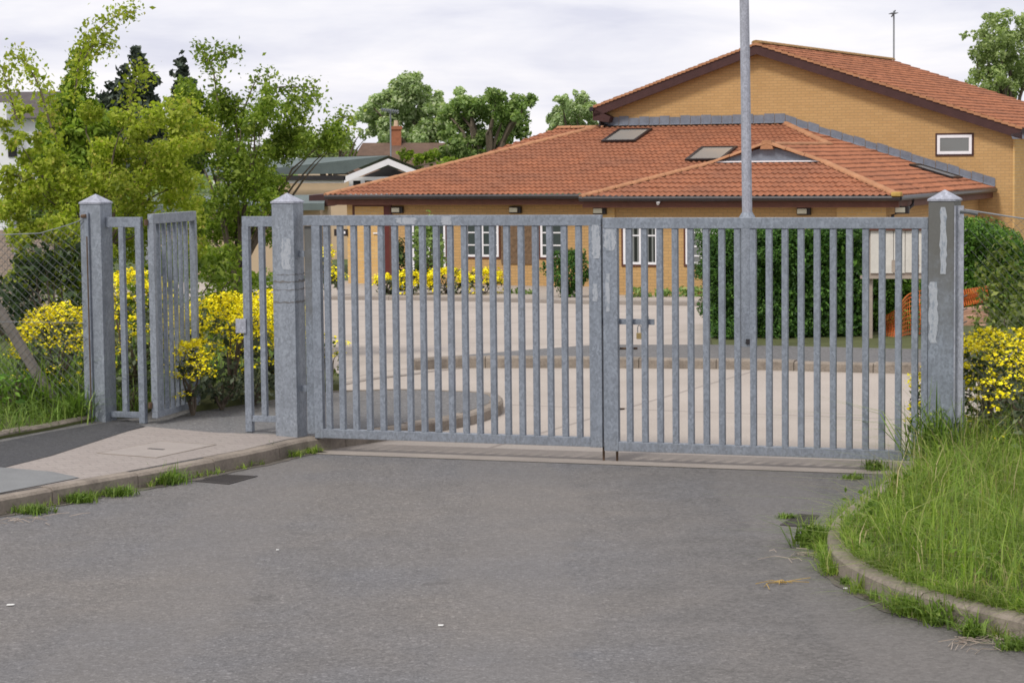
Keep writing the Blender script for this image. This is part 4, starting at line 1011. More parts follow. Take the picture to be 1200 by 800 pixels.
# brown roofed house with a chimney
YH = 112.0
hs = thing('brown_roofed_house', 'distant house with brown roof and brick chimney, among trees', 'house', a3(455, 260, YH), 0)
mb = MB(); c0, c1, c2, c3 = a3(400, 208, YH-3), a3(560, 208, YH-3), a3(522, 167.5, YH), a3(425, 167.5, YH); mb.add([c0, c1, c2, c3], [(0, 1, 2, 3)]); mb.add([c0+(0, 6, 0), c1+(0, 6, 0), c2, c3], [(3, 2, 1, 0)]); mb.add([c1, c1+(0, 6, 0), c2], [(0, 1, 2)]); ro = mb.build('roof', 'brown_roof', hs)
mb = MB(); d0, d1 = a3(408, 207, YH-2.4), a3(550, 207, YH-2.4); mb.box(d0[0], d1[0], YH-2.4, YH+2.4, -1, d0[2]-.05); mb.build('wall', 'chimney_brick', hs)
mb = MB(); k = a3(464.5, 170, YH); w = .24; zt = a3(464, 148, YH)[2]; mb.box(k[0]-w, k[0]+w, YH-.24, YH+.24, k[2]-.5, zt-.16); mb.box(k[0]-w-.05, k[0]+w+.05, YH-.29, YH+.29, zt-.16, zt); ch = mb.build('chimney', 'chimney_brick', ro)
mb = MB(); mb.tube([(k[0], YH, zt), (k[0], YH, zt+.28)], [.12, .10], 8); mb.build('chimney_pot', 'render_beige', ch)
# aerial beside the chimney
P = a3(458, 186, 77.5); Pt = a3(457.5, 128, 77.5)
ae = thing('television_aerial', 'television aerial on a pole above the white-edged gable', 'aerial', P, 0)
mb = MB(); mb.tube([P-np.array([0, 0, .3]), Pt-np.array([0, 0, .0])], .026, 6); mb.build('pole', 'wire', ae)
mb = MB(); e0, e1 = a3(448, 129, 77.5), a3(466, 131, 77.5); mb.bar(e0, e1, .045, .045)
for t_ in np.linspace(0, 1, 8): q = e0*(1-t_)+e1*t_; mb.bar(q+np.array([-.02, -.3, .02]), q+np.array([.02, .3, .03]), .03, .03); mb.bar(q-(0, 0, .07), q+(0, 0, .07), .03, .03)
mb.build('antenna', 'wire', ae)
# white house far left
YW = 95.0
wh = thing('white_house', 'white rendered house with dark roof at the far left behind trees', 'house', a3(10, 250, YW), 0)
mb = MB(); p, q = a3(-90, 140, YW), a3(40, 140, YW); mb.box(p[0], q[0], YW, YW+8, -1.0, p[2]+.0); q2 = a3(50, 172, YW-1); mb.box(q[0]+.01, q2[0], YW+.5, YW+8, -1.0, q2[2]); mb.build('wall', 'render_white', wh)
mb = MB(); e = .4; zz = p[2]; zt = a3(0, 108, YW+4)[2]
mb.add([(p[0]-e, YW-e, zz), (q[0]+e, YW-e, zz), (q[0]+e, YW+8+e, zz), (p[0]-e, YW+8+e, zz), (p[0]-e, YW+4, zt), (q[0]+e, YW+4, zt)], [(0, 1, 5, 4), (2, 3, 4, 5), (1, 2, 5), (3, 0, 4)]); mb.build('roof', 'grey_roof', wh)
x, z0 = a3(15, 184, YW)[0], a3(15, 184, YW)[2]; z1 = a3(15, 165, YW)[2]; mb = MB(); mb.box(x-.18, x+.18, YW-.05, YW-.004, z0, z1); mb.build('window', 'dark_board', wh)
x, z0 = a3(8, 134, YW)[0], a3(8, 134, YW)[2]
mb = MB(); mb.box(x-.45, x+.2, YW-1.0, YW+2, z0-.3, z0+.45); mb.build('dormer', 'render_white', wh)
# pale low wall and outbuilding glimpses
P0, P1 = aty(-60, 268, 36), aty(60, 272, 36.5)
mb = MB(); mb.prism([P0-np.array([0, 0, 1.6]), P1-np.array([0, 0, 1.6]), P1, P0], (0, .2, 0)); tag(mb.build('garden_wall', 'pale_wall'), 'low pale wall behind the wire fence at the far left', 'wall')

# ================================================================= NOTICE BOARD, BARRIER NET, RUBBLE
YN = 29.6
nb = thing('notice_board', 'weathered blank white notice board on timber posts in front of the hedge', 'notice board', aty(1050, 405, YN), R(-14))
T = lambda px, py: tuple(np.array([*aty(px, py, YN)])-np.array(nb.location))
def nloc(px, py): P = aty(px, py, YN); return float(P[0]-nb.location.x)/math.cos(R(14)), float(P[2]-nb.location.z)
xl_, zt_ = nloc(1010, 266); xr_, zb_ = nloc(1101, 324)
pw = (xr_-xl_-.14)/6
for k in range(6):
    mb = MB(); j = random.uniform(-.02, .03); mb.box(xl_+.13+k*pw, xl_+.13+(k+1)*pw-.008, -.03, -.008, zb_+.05+j*.3, zt_-.05); mb.build('board_plank', 'weathered_white', nb, True)
mb = MB(); mb.box(xl_+.12, xr_, -.006, .012, zb_+.02, zt_-.05); mb.build('backing', 'stump_wood', nb, True)
mb = MB(); mb.box(xl_+.06, xr_+.02, -.06, .03, zt_-.049, zt_); mb.build('top_rail', 'brown_timber', nb, True)
mb = MB(); mb.box(xl_, xr_+.02, -.05, .02, zb_-.02, zb_+.018); mb.build('bottom_rail', 'stump_wood', nb, True)
for x in (xl_+.10, xr_+.05):
    mb = MB(); mb.box(x-.05, x+.05, .013, .10, -.3, zt_+.02); mb.build('post', 'stump_wood', nb, True)
for k, (a, b) in enumerate(((.3, .36), (.62, .7), (.86, 1.0))):
    w = xr_-xl_-.14; mb = blot(xl_+.13+a*w, xl_+.13+b*w, zb_+.06, zb_+.22+.1*(k == 1), -.0325, 30+k); mb.build('peeling_patch', 'stump_wood', nb, True)
YO = 32.0
def net(label, pts_top, pts_bot, Y):
    a = [aty(*q, Y+dy) for q, dy in pts_top]; b = [aty(*q, Y+dy) for q, dy in pts_bot]
    a = smooth_line(a, 9); b = smooth_line(b, 9); mb = MB()
    for p, q in zip(a, b): mb.tube([p*(1-t)+q*t+np.array([0, .04*math.sin(9*t+p[0]*7), 0]) for t in np.linspace(0, 1, 9)], .0045, 3, False)
    for t in np.linspace(0, 1, 13): mb.tube([p*(1-t)+q*t+np.array([0, .04*math.sin(9*t+p[0]*7), 0]) for p, q in zip(a, b)], .0065, 3, False)
    return tag(mb.build('barrier_net', 'net_orange'), label, 'barrier net', 'orange plastic barrier netting')
net('orange plastic barrier netting slumped under the notice board', [((1034, 372), 0), ((1050, 362), -.2), ((1064, 345), .3), ((1090, 340), .4), ((1112, 344), .4)], [((1034, 403), -.2), ((1050, 406), -.5), ((1064, 407), -.2), ((1090, 408), -.1), ((1112, 408), 0)], 30.35)
net('orange plastic barrier netting right of the right gate post', [((1112, 341), .3), ((1135, 339), 0), ((1158, 335), .2)], [((1112, 362), .3), ((1135, 357), 0), ((1158, 353), .2)], YO+1)
rb = MB()
r2 = np.random.default_rng(3)
def chunk(mb, c, s):
    d = r2.normal(size=(8, 3))*.12; c8 = [(-1, -1, -1), (1, -1, -1), (1, 1, -1), (-1, 1, -1), (-1, -1, 1), (1, -1, 1), (1, 1, 1), (-1, 1, 1)]
    mb.add([np.array(c)+(np.array(q)+e)*np.array(s) for q, e in zip(c8, d)], [(3, 2, 1, 0), (4, 5, 6, 7), (0, 1, 5, 4), (1, 2, 6, 5), (2, 3, 7, 6), (3, 0, 4, 7)])
for k in range(40):
    c = aty(1082+r2.uniform(0, 80), 404-abs(r2.normal())*14, 32.6+r2.uniform(-.4, .5)); chunk(rb, c, (r2.uniform(.05, .2), r2.uniform(.1, .2), r2.uniform(.04, .16)))
c0, c1 = aty(1080, 372, 33), aty(1160, 360, 33); rb.prism([c0, c1, c1-np.array([0, 0, .9]), c0-np.array([0, 0, .9])], (0, .5, 0))
tag(rb.build('rubble_heap', 'rubble'), 'heap of reddish rubble behind the orange barrier netting', 'rubble', kind=None)

# ================================================================= HEDGES
def hedge(name, label, px0, px1, Y0, Y1, pytop, depth, leaf, size, dens, bulge=.25, zb=0.05, group=None, ytop2=None):
    b0, b1 = aty(px0, 404, Y0), aty(px1, 404, Y1); t0, t1 = aty(px0, pytop, Y0), aty(px1, ytop2 or pytop, Y1)
    t = thing(name, label, 'hedge', ((b0[0]+b1[0])/2, (Y0+Y1)/2, zb), 0, group); Ln = abs(b1[0]-b0[0]); n = int(dens)
    k = int(Ln/.35)+2; Q = []; mb = MB()
    for i in range(k):
        f = (i+.5)/k; cx = b0[0]+(b1[0]-b0[0])*f; cy = Y0+(Y1-Y0)*f+depth/2; top = t0[2]+(t1[2]-t0[2])*f
        hh = top-zb
        for j in range(6):
            zc = zb+hh*(j+.5)/6; r_ = np.array([.34, depth*.5*(1-.12*j/5), hh/6*.85])*rng.uniform(.85, 1.2)
            P, d = ell_points((cx+rng.normal()*.06, cy+rng.normal()*.08, zc), r_, n//(k*6), .45); Q.append(leaf_quads(P, size, .5, .4, d))
        mb.tube([(cx, cy, zb-.2), (cx+.05, cy, zb+hh*.4), (cx, cy, zb+hh*.8)], [.035, .03, .012], 5)
    # inner shadow mass of small twigs
    P = np.stack([rng.uniform(min(b0[0], b1[0]), max(b0[0], b1[0]), n//4), rng.uniform(Y0+depth*.35, Y0+depth*.65, n//4), rng.uniform(zb, min(t0[2], t1[2])-.1, n//4)], 1)
    Q.append(leaf_quads(P, size*1.5, .2, .6))
    quads_obj('foliage', np.concatenate(Q), leaf, t); mb.build('stem', 'bark', t); return t
hedge('conifer_hedge', 'tall clipped dark green hedge behind the right gate leaf, around the lamp column', 838, 1012, 29.6, 30.1, 266, 1.3, 'leaf_hedge_dark', .046, 105000)
hedge('conifer_hedge', 'brighter green hedge section behind the notice board', 990, 1075, 30.9, 31.2, 268, 1.2, 'leaf_hedge', .046, 42000)
hedge('conifer_hedge', 'rounded bright green hedge right of the right gate post, below the hall', 1120, 1194, 36, 37, 258, 1.6, 'leaf_hedge', .055, 55000, zb=-.5, ytop2=275)

# ================================================================= SHRUBS
def gp(px, Y, z=None):
    P = aty(px, 400, Y); z = z if z is not None else max(pz(P[0], Y)+.04 if P[0] < 0 and Y < 26 else gz(Y), gz(Y)); return np.array([P[0], Y, z])
def yellow(label, px, Y, rx, ry, h, fl, z=None, dens=1300, size=.06, n=16):
    return shrub('flowering_shrub', label, 'shrub', gp(px, Y, z), rx, ry, h, 'leaf_grey', size, dens, n, fl, group='yellow flowering shrubs', aspect=.5)
yellow('yellow daisy bush sprawling left of the leftmost post, behind the wire mesh', 68, 20.6, .36, .4, .80, 230)
yellow('yellow daisy bush behind the narrow panel at the leftmost post', 158, 21.0, .38, .35, 1.08, 210)
yellow('large yellow daisy bush filling the gap beyond the open footway gate', 268, 21.0, .58, .42, .90, 470)
yellow('yellow daisy bush poking through the bars of the open footway gate', 224, 20.15, .17, .24, .58, 75)
yellow('yellow daisy bush glimpsed beside the side panel with the lock box', 318, 21.9, .36, .4, .86, 220)
yellow('yellow daisy bush at the right behind the chain link mesh', 1172, 17.9, .50, .36, .86, 230, .12)
yellow('slim yellow flowering plant wedged between right gate leaf and right post', 1084, 18.2, .13, .15, .66, 40, .05)
yellow('sparse yellow flowering bush at the right edge of the photo', 1218, 17.0, .35, .3, .72, 60, .16)
shrub('leafy_shrub', 'small reddish-green shrub at the foot of the scuffed middle post, inside the gates', 'shrub', gp(386, 22.3), .16, .2, .50, 'leaf_olive', .05, 900, 10, 14, group=None)
shrub('leafy_shrub', 'dark leafy undergrowth below the lime-green tree', 'shrub', gp(60, 24.5), .75, .5, 1.15, 'leaf_dark', .08, 1500, 16)
shrub('leafy_shrub', 'mid-green undergrowth behind the open footway gate', 'shrub', gp(225, 25.5), .8, .5, 1.15, 'leaf_mid', .075, 1800, 16)
shrub('leafy_shrub', 'leafy green shrub beside the scuffed middle post, below the tree', 'shrub', gp(300, 26.5), .5, .4, 1.25, 'leaf_mid', .075, 1800, 14)
shrub('leafy_shrub', 'olive green bush with loose shoots behind the chain link at the right', 'shrub', gp(1186, 19.6, .1), .42, .4, 1.44, 'leaf_olive', .052, 4200, 26)
shrub('leafy_shrub', 'dark leafy bush low behind the right fence', 'shrub', gp(1165, 18.6, .1), .45, .3, .74, 'leaf_dark', .06, 1700, 14)
shrub('leafy_shrub', 'tall loose shrub at the right edge of the photo', 'shrub', gp(1232, 19.0, .1), .40, .4, 1.15, 'leaf_olive', .065, 1800, 14)
for px_, Y_, w_, lab in ((222, 20.6, .28, 'low dark groundcover behind the open footway gate'), (258, 20.55, .30, 'low dark groundcover at the edge of the path below the largest yellow bush'), (298, 20.95, .28, 'low dark groundcover at the path edge beside the lock box panel'), (335, 21.7, .25, 'low dark groundcover just behind the scuffed middle post'), (150, 20.3, .3, 'low dark groundcover behind the narrow panel at the leftmost post')):
    shrub('leafy_shrub', lab, 'shrub', gp(px_, Y_), w_, .22, .34, 'leaf_grey', .055, 1700, 10)
shrub('leafy_shrub', 'dark green leafy weeds in front of the sloping concrete strut', 'shrub', gp(15, 19.9), .40, .2, .42, 'leaf_hedge', .05, 1800, 12)
shrub('leafy_shrub', 'dark green leafy weeds between the concrete strut and the leftmost post', 'shrub', gp(78, 20.0), .26, .15, .30, 'leaf_hedge', .045, 1800, 10)
shrub('leafy_shrub', 'grey-green bushy growth at the far left behind the wire mesh', 'shrub', gp(10, 27.5, .2), .7, .5, .95, 'leaf_grey', .07, 1500, 14)
shrub('leafy_shrub', 'mid-green bushy growth between the wire fence posts', 'shrub', gp(120, 28.5, .2), .7, .5, 1.1, 'leaf_mid', .06, 1900, 14)
# planting in front of the school
def far_shrub(label, px0, px1, ptop, pbot, Y, leaf, fl=0, dens=900, size=.12, grp=None, name='leafy_shrub'):
    b = aty((px0+px1)/2, pbot, Y); t_ = aty((px0+px1)/2, ptop, Y); w = (px1-px0)/2*Y/F_PX
    return shrub(name, label, 'shrub', b, w, min(w, .5), t_[2]-b[2], leaf, size, dens, 12, fl, group=grp, fsize=.04, nper=14)
far_shrub('dark bush against the low building, left of the red door steps', 374, 390, 290, 344, 54.5, 'leaf_dark', 26, grp='yellow flowering shrubs', name='flowering_shrub')
far_shrub('low yellow flowers on the left side of the red door', 389, 402, 318, 338, 55.5, 'leaf_grey', 12, grp='yellow flowering shrubs', name='flowering_shrub')
for i, (a, b, tp, lab, fl) in enumerate(((440, 466, 324, 'yellow flowering clump just right of the red door', 26), (464, 502, 320, 'yellow flowering clump below the climbing plant', 60), (500, 546, 316, 'largest yellow flowering clump below the white windows', 85), (540, 592, 318, 'rightmost yellow flowering clump by the pebble panel', 70))):
    far_shrub(lab, a, b, tp, 347, 55.6, 'leaf_grey', fl, 500, .11, 'yellow flowering shrubs', 'flowering_shrub')
far_shrub('tall green climbing plant over a window of the low building', 482, 526, 250, 335, 57.6, 'leaf_sycamore', 0, 1500, .12, None, 'climbing_plant')
far_shrub('dark green bush left of the climbing plant', 455, 486, 278, 345, 57.0, 'leaf_dark')
far_shrub('rounded dark bush at the corner of the wing', 634, 700, 284, 350, 53.6, 'leaf_hedge_dark', 0, 3600, .085)
for i, (a, b, tp, lab) in enumerate(((728, 766, 336, 'low green shrub under the window with vertical blinds'), (762, 800, 339, 'low green shrub between the two wing windows'), (794, 842, 335, 'low green shrub beside the tall dark hedge'), (592, 640, 338, 'low green ground plant under the pebble panel'))):
    far_shrub(lab, a, b, tp, 353, 53.2 if i < 3 else 55.5, 'leaf_sycamore', 0, 900, .12)
far_shrub('small green plant top peeping over the gate in front of the wing wall', 886, 908, 246, 350, 51, 'leaf_birch', 0, 300)

# ================================================================= TREES
def cl_px(lst, Y, jit=.6):
    out = []
    for px, py, r_ in lst:
        y = Y+rng.uniform(-jit, jit); c = aty(px, py, y); rr_ = r_*y/F_PX; out.append((c, np.array([rr_, rr_*.9, rr_*.85])))
    return out
def sprays(lst, Y, n, size, w=.09):
    """leafy shoots: polyline of pixels with leaves along it"""
    Q = []; S = []
    for pts in lst:
        y = Y+rng.uniform(-.5, .5); L = smooth_line([aty(px, py, y+.15*k) for k, (px, py) in enumerate(pts)], 8); S.append(L)
        for q in L:
            m_ = n; P = q+rng.normal(size=(m_, 3))*w; Q.append(leaf_quads(P, size, .4, .6))
    return np.concatenate(Q), S
def split(cl, k, f): 
    out = []
    for c, r_ in cl: out += [(c, r_*.62)]+sub_clumps(c, r_, k, f)
    return out
Ya = 25.5
sprA, SA = sprays([[(88, 110), (95, 62), (112, 40), (135, 20), (160, 12)], [(95, 75), (112, 52), (132, 55)], [(60, 150), (45, 100), (32, 78), (18, 64)], [(20, 140), (8, 100), (2, 78)], [(150, 130), (160, 95), (170, 82)],
    [(120, 220), (150, 160), (200, 130), (226, 122)], [(140, 260), (190, 225), (240, 215)], [(60, 250), (30, 210), (0, 205)], [(70, 190), (62, 140), (58, 105)]], Ya, 20, .05, .075)
crA = split(cl_px([(60, 195, 22), (130, 190, 24), (165, 185, 36), (28, 235, 28), (70, 225, 36), (115, 215, 42), (150, 230, 40), (195, 195, 34), (205, 235, 34), (25, 275, 32), (75, 268, 38), (125, 272, 40), (175, 270, 38), (215, 268, 30), (60, 305, 28), (110, 312, 30), (5, 250, 24), (72, 338, 26), (98, 330, 24), (28, 312, 26), (230, 165, 30), (200, 205, 30), (100, 128, 20), (120, 185, 30), (150, 140, 20), (182, 128, 18), (205, 140, 22), (172, 150, 24), (20, 215, 20), (8, 205, 18), (38, 222, 22), (30, 185, 14), (6, 150, 12), (26, 160, 10), (22, 130, 14), (12, 170, 14), (40, 165, 14), (48, 200, 18), (215, 175, 24)], Ya, .8), 5, .5)
tA = tree('broadleaf_tree', 'yellow-green loose shooting tree left of the gates, above the leftmost post', gp(112, Ya), crA, 'leaf_lime', .046, 10500, .035, extra=sprA, limb_n=26)
for L in SA: mb = MB(); mb.tube(L, [.012*(1-.7*k/len(L)) for k in range(len(L))], 4); mb.build('shoot', 'bark', tA)
Yb = 29.0
sprB, SB = sprays([[(255, 120), (250, 85), (240, 65), (235, 55)], [(248, 72), (262, 62), (278, 64)], [(300, 130), (320, 105), (345, 102), (375, 104)], [(340, 120), (362, 112), (372, 118)], [(285, 130), (300, 95), (315, 86)], [(380, 160), (396, 140), (412, 136)]], Yb, 14, .052, .075)
crB = split(cl_px([(235, 135, 36), (262, 128, 26), (275, 145, 38), (320, 130, 34), (345, 150, 38), (375, 165, 26), (215, 110, 24), (250, 180, 44), (300, 185, 46), (332, 180, 32), (275, 225, 44), (305, 222, 32), (245, 255, 38), (285, 270, 36), (260, 305, 34), (290, 330, 28), (230, 310, 30), (270, 350, 26)], Yb, .8), 5, .5)
tB = tree('broadleaf_tree', 'darker green spreading tree behind the side panel with the lock box', gp(275, Yb), crB, 'leaf_mid', .052, 9500, .045, extra=sprB, limb_n=24)
for L in SB: mb = MB(); mb.tube(L, [.012*(1-.7*k/len(L)) for k in range(len(L))], 4); mb.build('shoot', 'bark', tB)
def conifer(label, px, ptop, pbot, halfw, Y, leaf, size, dens, lay=16, power=1.0, group=None, ragged=.2):
    b = aty(px, pbot, Y); tp = aty(px, ptop, Y); hw = halfw*Y/F_PX; H = tp[2]-b[2]; cl = []
    for k in range(lay):
        f = k/(lay-1); r_ = (hw*(1-f)**power+.06*hw)*rng.uniform(.72, 1.22); z = b[2]+H*f*.97
        for j in range(int(9*(1-f))+3):
            a = rng.uniform(0, 6.283); rr_ = r_*rng.uniform(.5, 1.0+ragged); s = max(.17*hw, r_*.5)*rng.uniform(.8, 1.2)
            cl.append((np.array([b[0]+math.cos(a)*rr_*.75, Y+math.sin(a)*rr_*.75, z+rng.normal()*H*.02]), np.array([s, s, s*.8])))
    g0 = np.array([b[0], Y, min(gz(Y), b[2])])
    return tree('conifer_tree', label, g0, cl, leaf, size, dens, .03*H, group, limb_n=8, up=.1)
conifer('bright green pointed conifer behind the yellow-green tree', 96, 58, 270, 60, 40, 'leaf_conifer_bright', .10, 1900, 24, .62)
conifer('dark ragged conifer, taller of the two behind the left trees', 163, 56, 200, 34, 105, 'leaf_conifer_dark', .34, 420, 18, .5, 'dark distant conifers', .35)
conifer('dark narrow conifer, right of the ragged one behind the left trees', 217, 64, 190, 22, 108, 'leaf_conifer_dark', .28, 600, 16, .42, 'dark distant conifers')
conifer('dark low conifer between the two distant dark conifers and the left tree', 130, 100, 200, 34, 110, 'leaf_conifer_dark', .34, 260, 10, .5, 'dark distant conifers')
def big_tree(label, lst, Y, leaf, size, dens, tr, base_px, limb_n=14, k=9, f=.38, name='broadleaf_tree'):
    cr = split(cl_px(lst, Y, Y*.012), k, f); b = aty(base_px, 300, Y); b[2] = gz(Y)
    return tree(name, label, b, cr, leaf, size, dens, tr, 'trees behind the school', limb_n=limb_n)
big_tree('pale silvery green rounded tree behind the chimney', [(478, 118, 32), (450, 122, 20), (505, 122, 26), (440, 140, 18), (470, 145, 32), (505, 148, 28), (530, 140, 22), (486, 102, 18), (430, 128, 10), (540, 118, 16), (455, 160, 22), (500, 165, 24)], 135, 'leaf_poplar', .22, 1300, .35, 490)
big_tree('rich green bushy tree left of the tiled roof', [(565, 125, 26), (540, 135, 22), (600, 128, 24), (580, 112, 16), (610, 145, 20), (555, 155, 32), (590, 155, 26), (535, 165, 20), (618, 118, 10), (572, 175, 28), (530, 185, 18)], 105, 'leaf_sycamore', .18, 1350, .3, 570)
big_tree('lone pale green tree behind the left eaves of the hall', [(670, 128, 22), (655, 138, 14), (688, 130, 16), (672, 145, 22), (695, 148, 14), (660, 118, 10), (680, 115, 10), (650, 150, 12)], 150, 'leaf_poplar', .22, 1300, .3, 672)
big_tree('airy birch-like tree rising behind the right end of the hall roof', [(1165, 45, 26), (1180, 20, 20), (1150, 40, 14), (1190, 60, 24), (1160, 75, 24), (1145, 85, 14), (1195, 90, 24), (1175, 95, 20), (1205, 30, 22), (1140, 95, 10), (1215, 70, 24), (1130, 42, 6), (1172, 60, 26), (1186, 78, 26), (1150, 62, 16), (1160, 25, 14), (1200, 48, 24), (1155, 95, 18), (1182, 105, 22)], 88, 'leaf_birch', .12, 1500, .18, 1185, k=8, f=.36)
big_tree('small loose tree left of the beige gable', [(405, 158, 14), (388, 170, 20), (372, 168, 24), (425, 158, 8), (398, 178, 16), (360, 180, 20), (415, 142, 7)], 80, 'leaf_birch', .12, 1100, .14, 385)
big_tree('green shrubby tree in front of the brown roofed house', [(385, 178, 20), (410, 180, 16), (350, 172, 26), (475, 182, 10), (490, 190, 14), (520, 195, 18), (505, 186, 12)], 100, 'leaf_mid', .18, 900, .16, 420)

# distant treeline, one mass far off
P = []
for k in range(260):
    x = rng.uniform(-110, 110); P.append((np.array([x, 230+rng.uniform(-8, 8), rng.uniform(-2, 1.2)]), np.array([3.5, 3, 2.2])*rng.uniform(.7, 1.2)))
tag(quads_obj('distant_wood', clump_foliage(P, 14, .9, .3, .6), 'leaf_poplar'), 'far-off band of woodland along the horizon', 'woodland', kind='stuff')

# ================================================================= GRASS AND WEEDS
n = 110000
S = scatter(verge, n); S = S[(S[:, 0] < 7.0) & (S[:, 1] > 9.5)]
Zv = np.array([verge_z(*q) for q in S]); Pg = np.column_stack([S, Zv])
kd = np.min(np.linalg.norm(S[:, None, :]-np.array([q[:2] for q in KR])[None, ::3], axis=2), axis=1)
short = kd < .28
o1 = blades_obj('verge_grass', Pg[~short], .255, .0068, 'grass', lean=.95, bend=1.2); tag(o1, 'long unmown grass on the verge by the right gate post', 'grass', kind='stuff')
o2 = blades_obj('verge_edge_grass', Pg[short], .12, .007, 'grass', lean=.8); tag(o2, 'shorter grass along the inner edge of the verge kerb', 'grass', kind='stuff')
S3 = scatter(verge, 9000); S3 = S3[(S3[:, 0] < 6) & (S3[:, 1] > 14)][:600]
o3 = blades_obj('seed_stalks', np.column_stack([S3, [verge_z(*q) for q in S3]]), .42, .0045, 'grass_dry', lean=.6); tag(o3, 'dry seed stalks standing above the verge grass', 'grass', kind='stuff')
Sb = scatter([q for q in bank_l if q[1] < 27]+[np.array([-14, 27]), gw(-14, -3)[:2]], 34000); d_ = (Sb-LP[:2]); keep = (d_@gn[:2] < 14) & (d_@gd[:2] > -6); Sb = Sb[keep][:20000]
o4 = blades_obj('bank_grass', np.column_stack([Sb, [bank_z(*q) for q in Sb]]), .17, .010, 'leaf_weed', lean=1.2, bend=1.2); tag(o4, 'weedy grass on the bank left of the gates', 'grass', kind='stuff')
def weed(label, P, r_, h, n=160, m='leaf_weed', w=.009, leaves=0, grp='weeds growing in the gutter'):
    t = thing('weed_tuft', label, 'weed', P, 0, grp); q = P+np.column_stack([rng.normal(size=(n, 2))*r_*.5, np.zeros(n)])
    blades_obj('blades', q, h, w, m, t, lean=1.0)
    if leaves: quads_obj('leaves', leaf_quads(ell_points(P+np.array([0, 0, h*.4]), (r_, r_, h*.6), leaves, .2)[0], .03, .6, .5), 'leaf_weed', t)
    return t
def w_at(px, py): return atz(px, py, .003)
for px, py, r_, h, lab in ((196, 566, .14, .10, 'brightest grass tuft in the left gutter'), (140, 580, .10, .06, 'low grass tuft left of the brightest one in the left gutter'), (92, 588, .10, .06, 'low grass tuft in the left gutter near the grey slab'), (42, 600, .12, .05, 'flat grass tuft in the left gutter at the frame edge'), (320, 535, .09, .09, 'small grass tuft by the kerb below the middle post'), (356, 527, .07, .07, 'tiny tuft at the bend of the left kerb'), (285, 545, .07, .04, 'flat weed just past the left gully')):
    weed(lab, w_at(px, py), r_, h, 240, leaves=60)
weed('bushy green weed at the nose of the verge kerb', w_at(953, 640), .11, .15, 220, leaves=500)
for px, py, r_, h, lab in ((974, 664, .06, .08, 'weed just round the nose of the verge kerb'), (1000, 684, .07, .04, 'flat weed past the nose of the verge kerb'), (1030, 702, .06, .05, 'small weed midway along the verge kerb'), (1066, 719, .09, .11, 'grassy weed at the middle of the verge kerb'), (1104, 731, .10, .13, 'tallest grassy weed along the verge kerb'), (1140, 745, .07, .09, 'leafy weed near the right frame edge by the kerb'), (1186, 760, .07, .06, 'last weed along the verge kerb at the frame corner'), (922, 606, .06, .025, 'flat weed beside the right gully'), (1000, 560, .09, .03, 'sparse weed in front of the right gate leaf'), (1025, 550, .10, .08, 'grass tuft under the right end of the right gate leaf')):
    weed(lab, w_at(px, py), r_, h, 120, leaves=60 if h > .09 else 20)
def gutter_strip(name, label, K, n, seed, h, dens_scale=2.2, k0=0, k1=None):
    r_ = np.random.default_rng(seed); K = np.array(K[k0:k1]); i = r_.integers(0, len(K)-1, n); f = r_.random(n)[:, None]
    P = K[i]*(1-f)+K[i+1]*f; d = K[i+1]-K[i]; d = d[:, :2]/(np.linalg.norm(d[:, :2], axis=1, keepdims=True)+1e-9)
    L = np.cumsum(np.r_[0, np.linalg.norm(np.diff(K, axis=0), axis=1)])[i]+f[:, 0]*.1
    keep = (np.sin(L*4.1+seed)+np.sin(L*9.7)+.8*np.sin(L*23)) > .35*r_.normal(size=n)+.4
    off = np.abs(r_.normal(size=n))*.035; P = np.column_stack([P[:, :2]+np.stack([d[:, 1], -d[:, 0]], 1)*off[:, None], np.full(n, .004)])[keep]
    o = blades_obj(name, P, h, .006, 'grass', lean=1.1, bend=1.2, hv=.6); tag(o, label, 'grass', kind='stuff')
gutter_strip('gutter_grass', 'thin fringe of grass growing along the foot of the verge kerb', KR, 5200, 5, .085)
gutter_strip('gutter_grass', 'sparse fringe of grass along the foot of the left kerb', KP, 2200, 6, .04, k0=0, k1=60)
ko = rng.integers(30, len(KRi)-1, 5000)[:2400]; fo = rng.random(2400)[:, None]
Po = np.array(KRi)[ko]*(1-fo)+np.array(KRi)[np.minimum(ko+1, len(KRi)-1)]*fo; Po[:, 2] = .112; Po[:, :2] += rng.normal(size=(2400, 2))*.02+np.array([.02, .02])
tag(blades_obj('overhanging_grass', Po, .085, .006, 'grass', lean=1.2, bend=1.6), 'grass spilling over the top of the verge kerb', 'grass', kind='stuff')
Pw = S[rng.permutation(len(S))[:1500]]; Pw = np.column_stack([Pw, [verge_z(*q)+rng.uniform(.02, .2) for q in Pw]])
tag(quads_obj('verge_weeds', leaf_quads(np.repeat(Pw[:170], 14, 0)+rng.normal(size=(2380, 3))*np.array([.05, .05, .04]), .045, .7, .5), 'leaf_weed'), 'broad-leaved weeds scattered through the verge grass', 'weeds', kind='stuff')
tag(blades_obj('dead_straw', np.column_stack([S[-2600:], [verge_z(*q) for q in S[-2600:]]]), .14, .006, 'grass_dry', lean=1.6, bend=1.6), 'dead straw lying in the base of the verge grass', 'grass', kind='stuff')
def straw(label, px, py, r_, n):
    P = w_at(px, py); q = P+np.column_stack([rng.normal(size=(n, 2))*r_, np.full(n, .004)]); mb = MB()
    for p in q:
        a = rng.uniform(0, 6.28); L = rng.uniform(.05, .22); mb.tube([p, p+np.array([math.cos(a)*L*.5, math.sin(a)*L*.5, .012]), p+np.array([math.cos(a+.4)*L, math.sin(a+.4)*L, .002])], .0022, 3)
    tag(mb.build('dead_grass', 'lichen' if n < 10 else 'stump_wood'), label, 'dead grass')
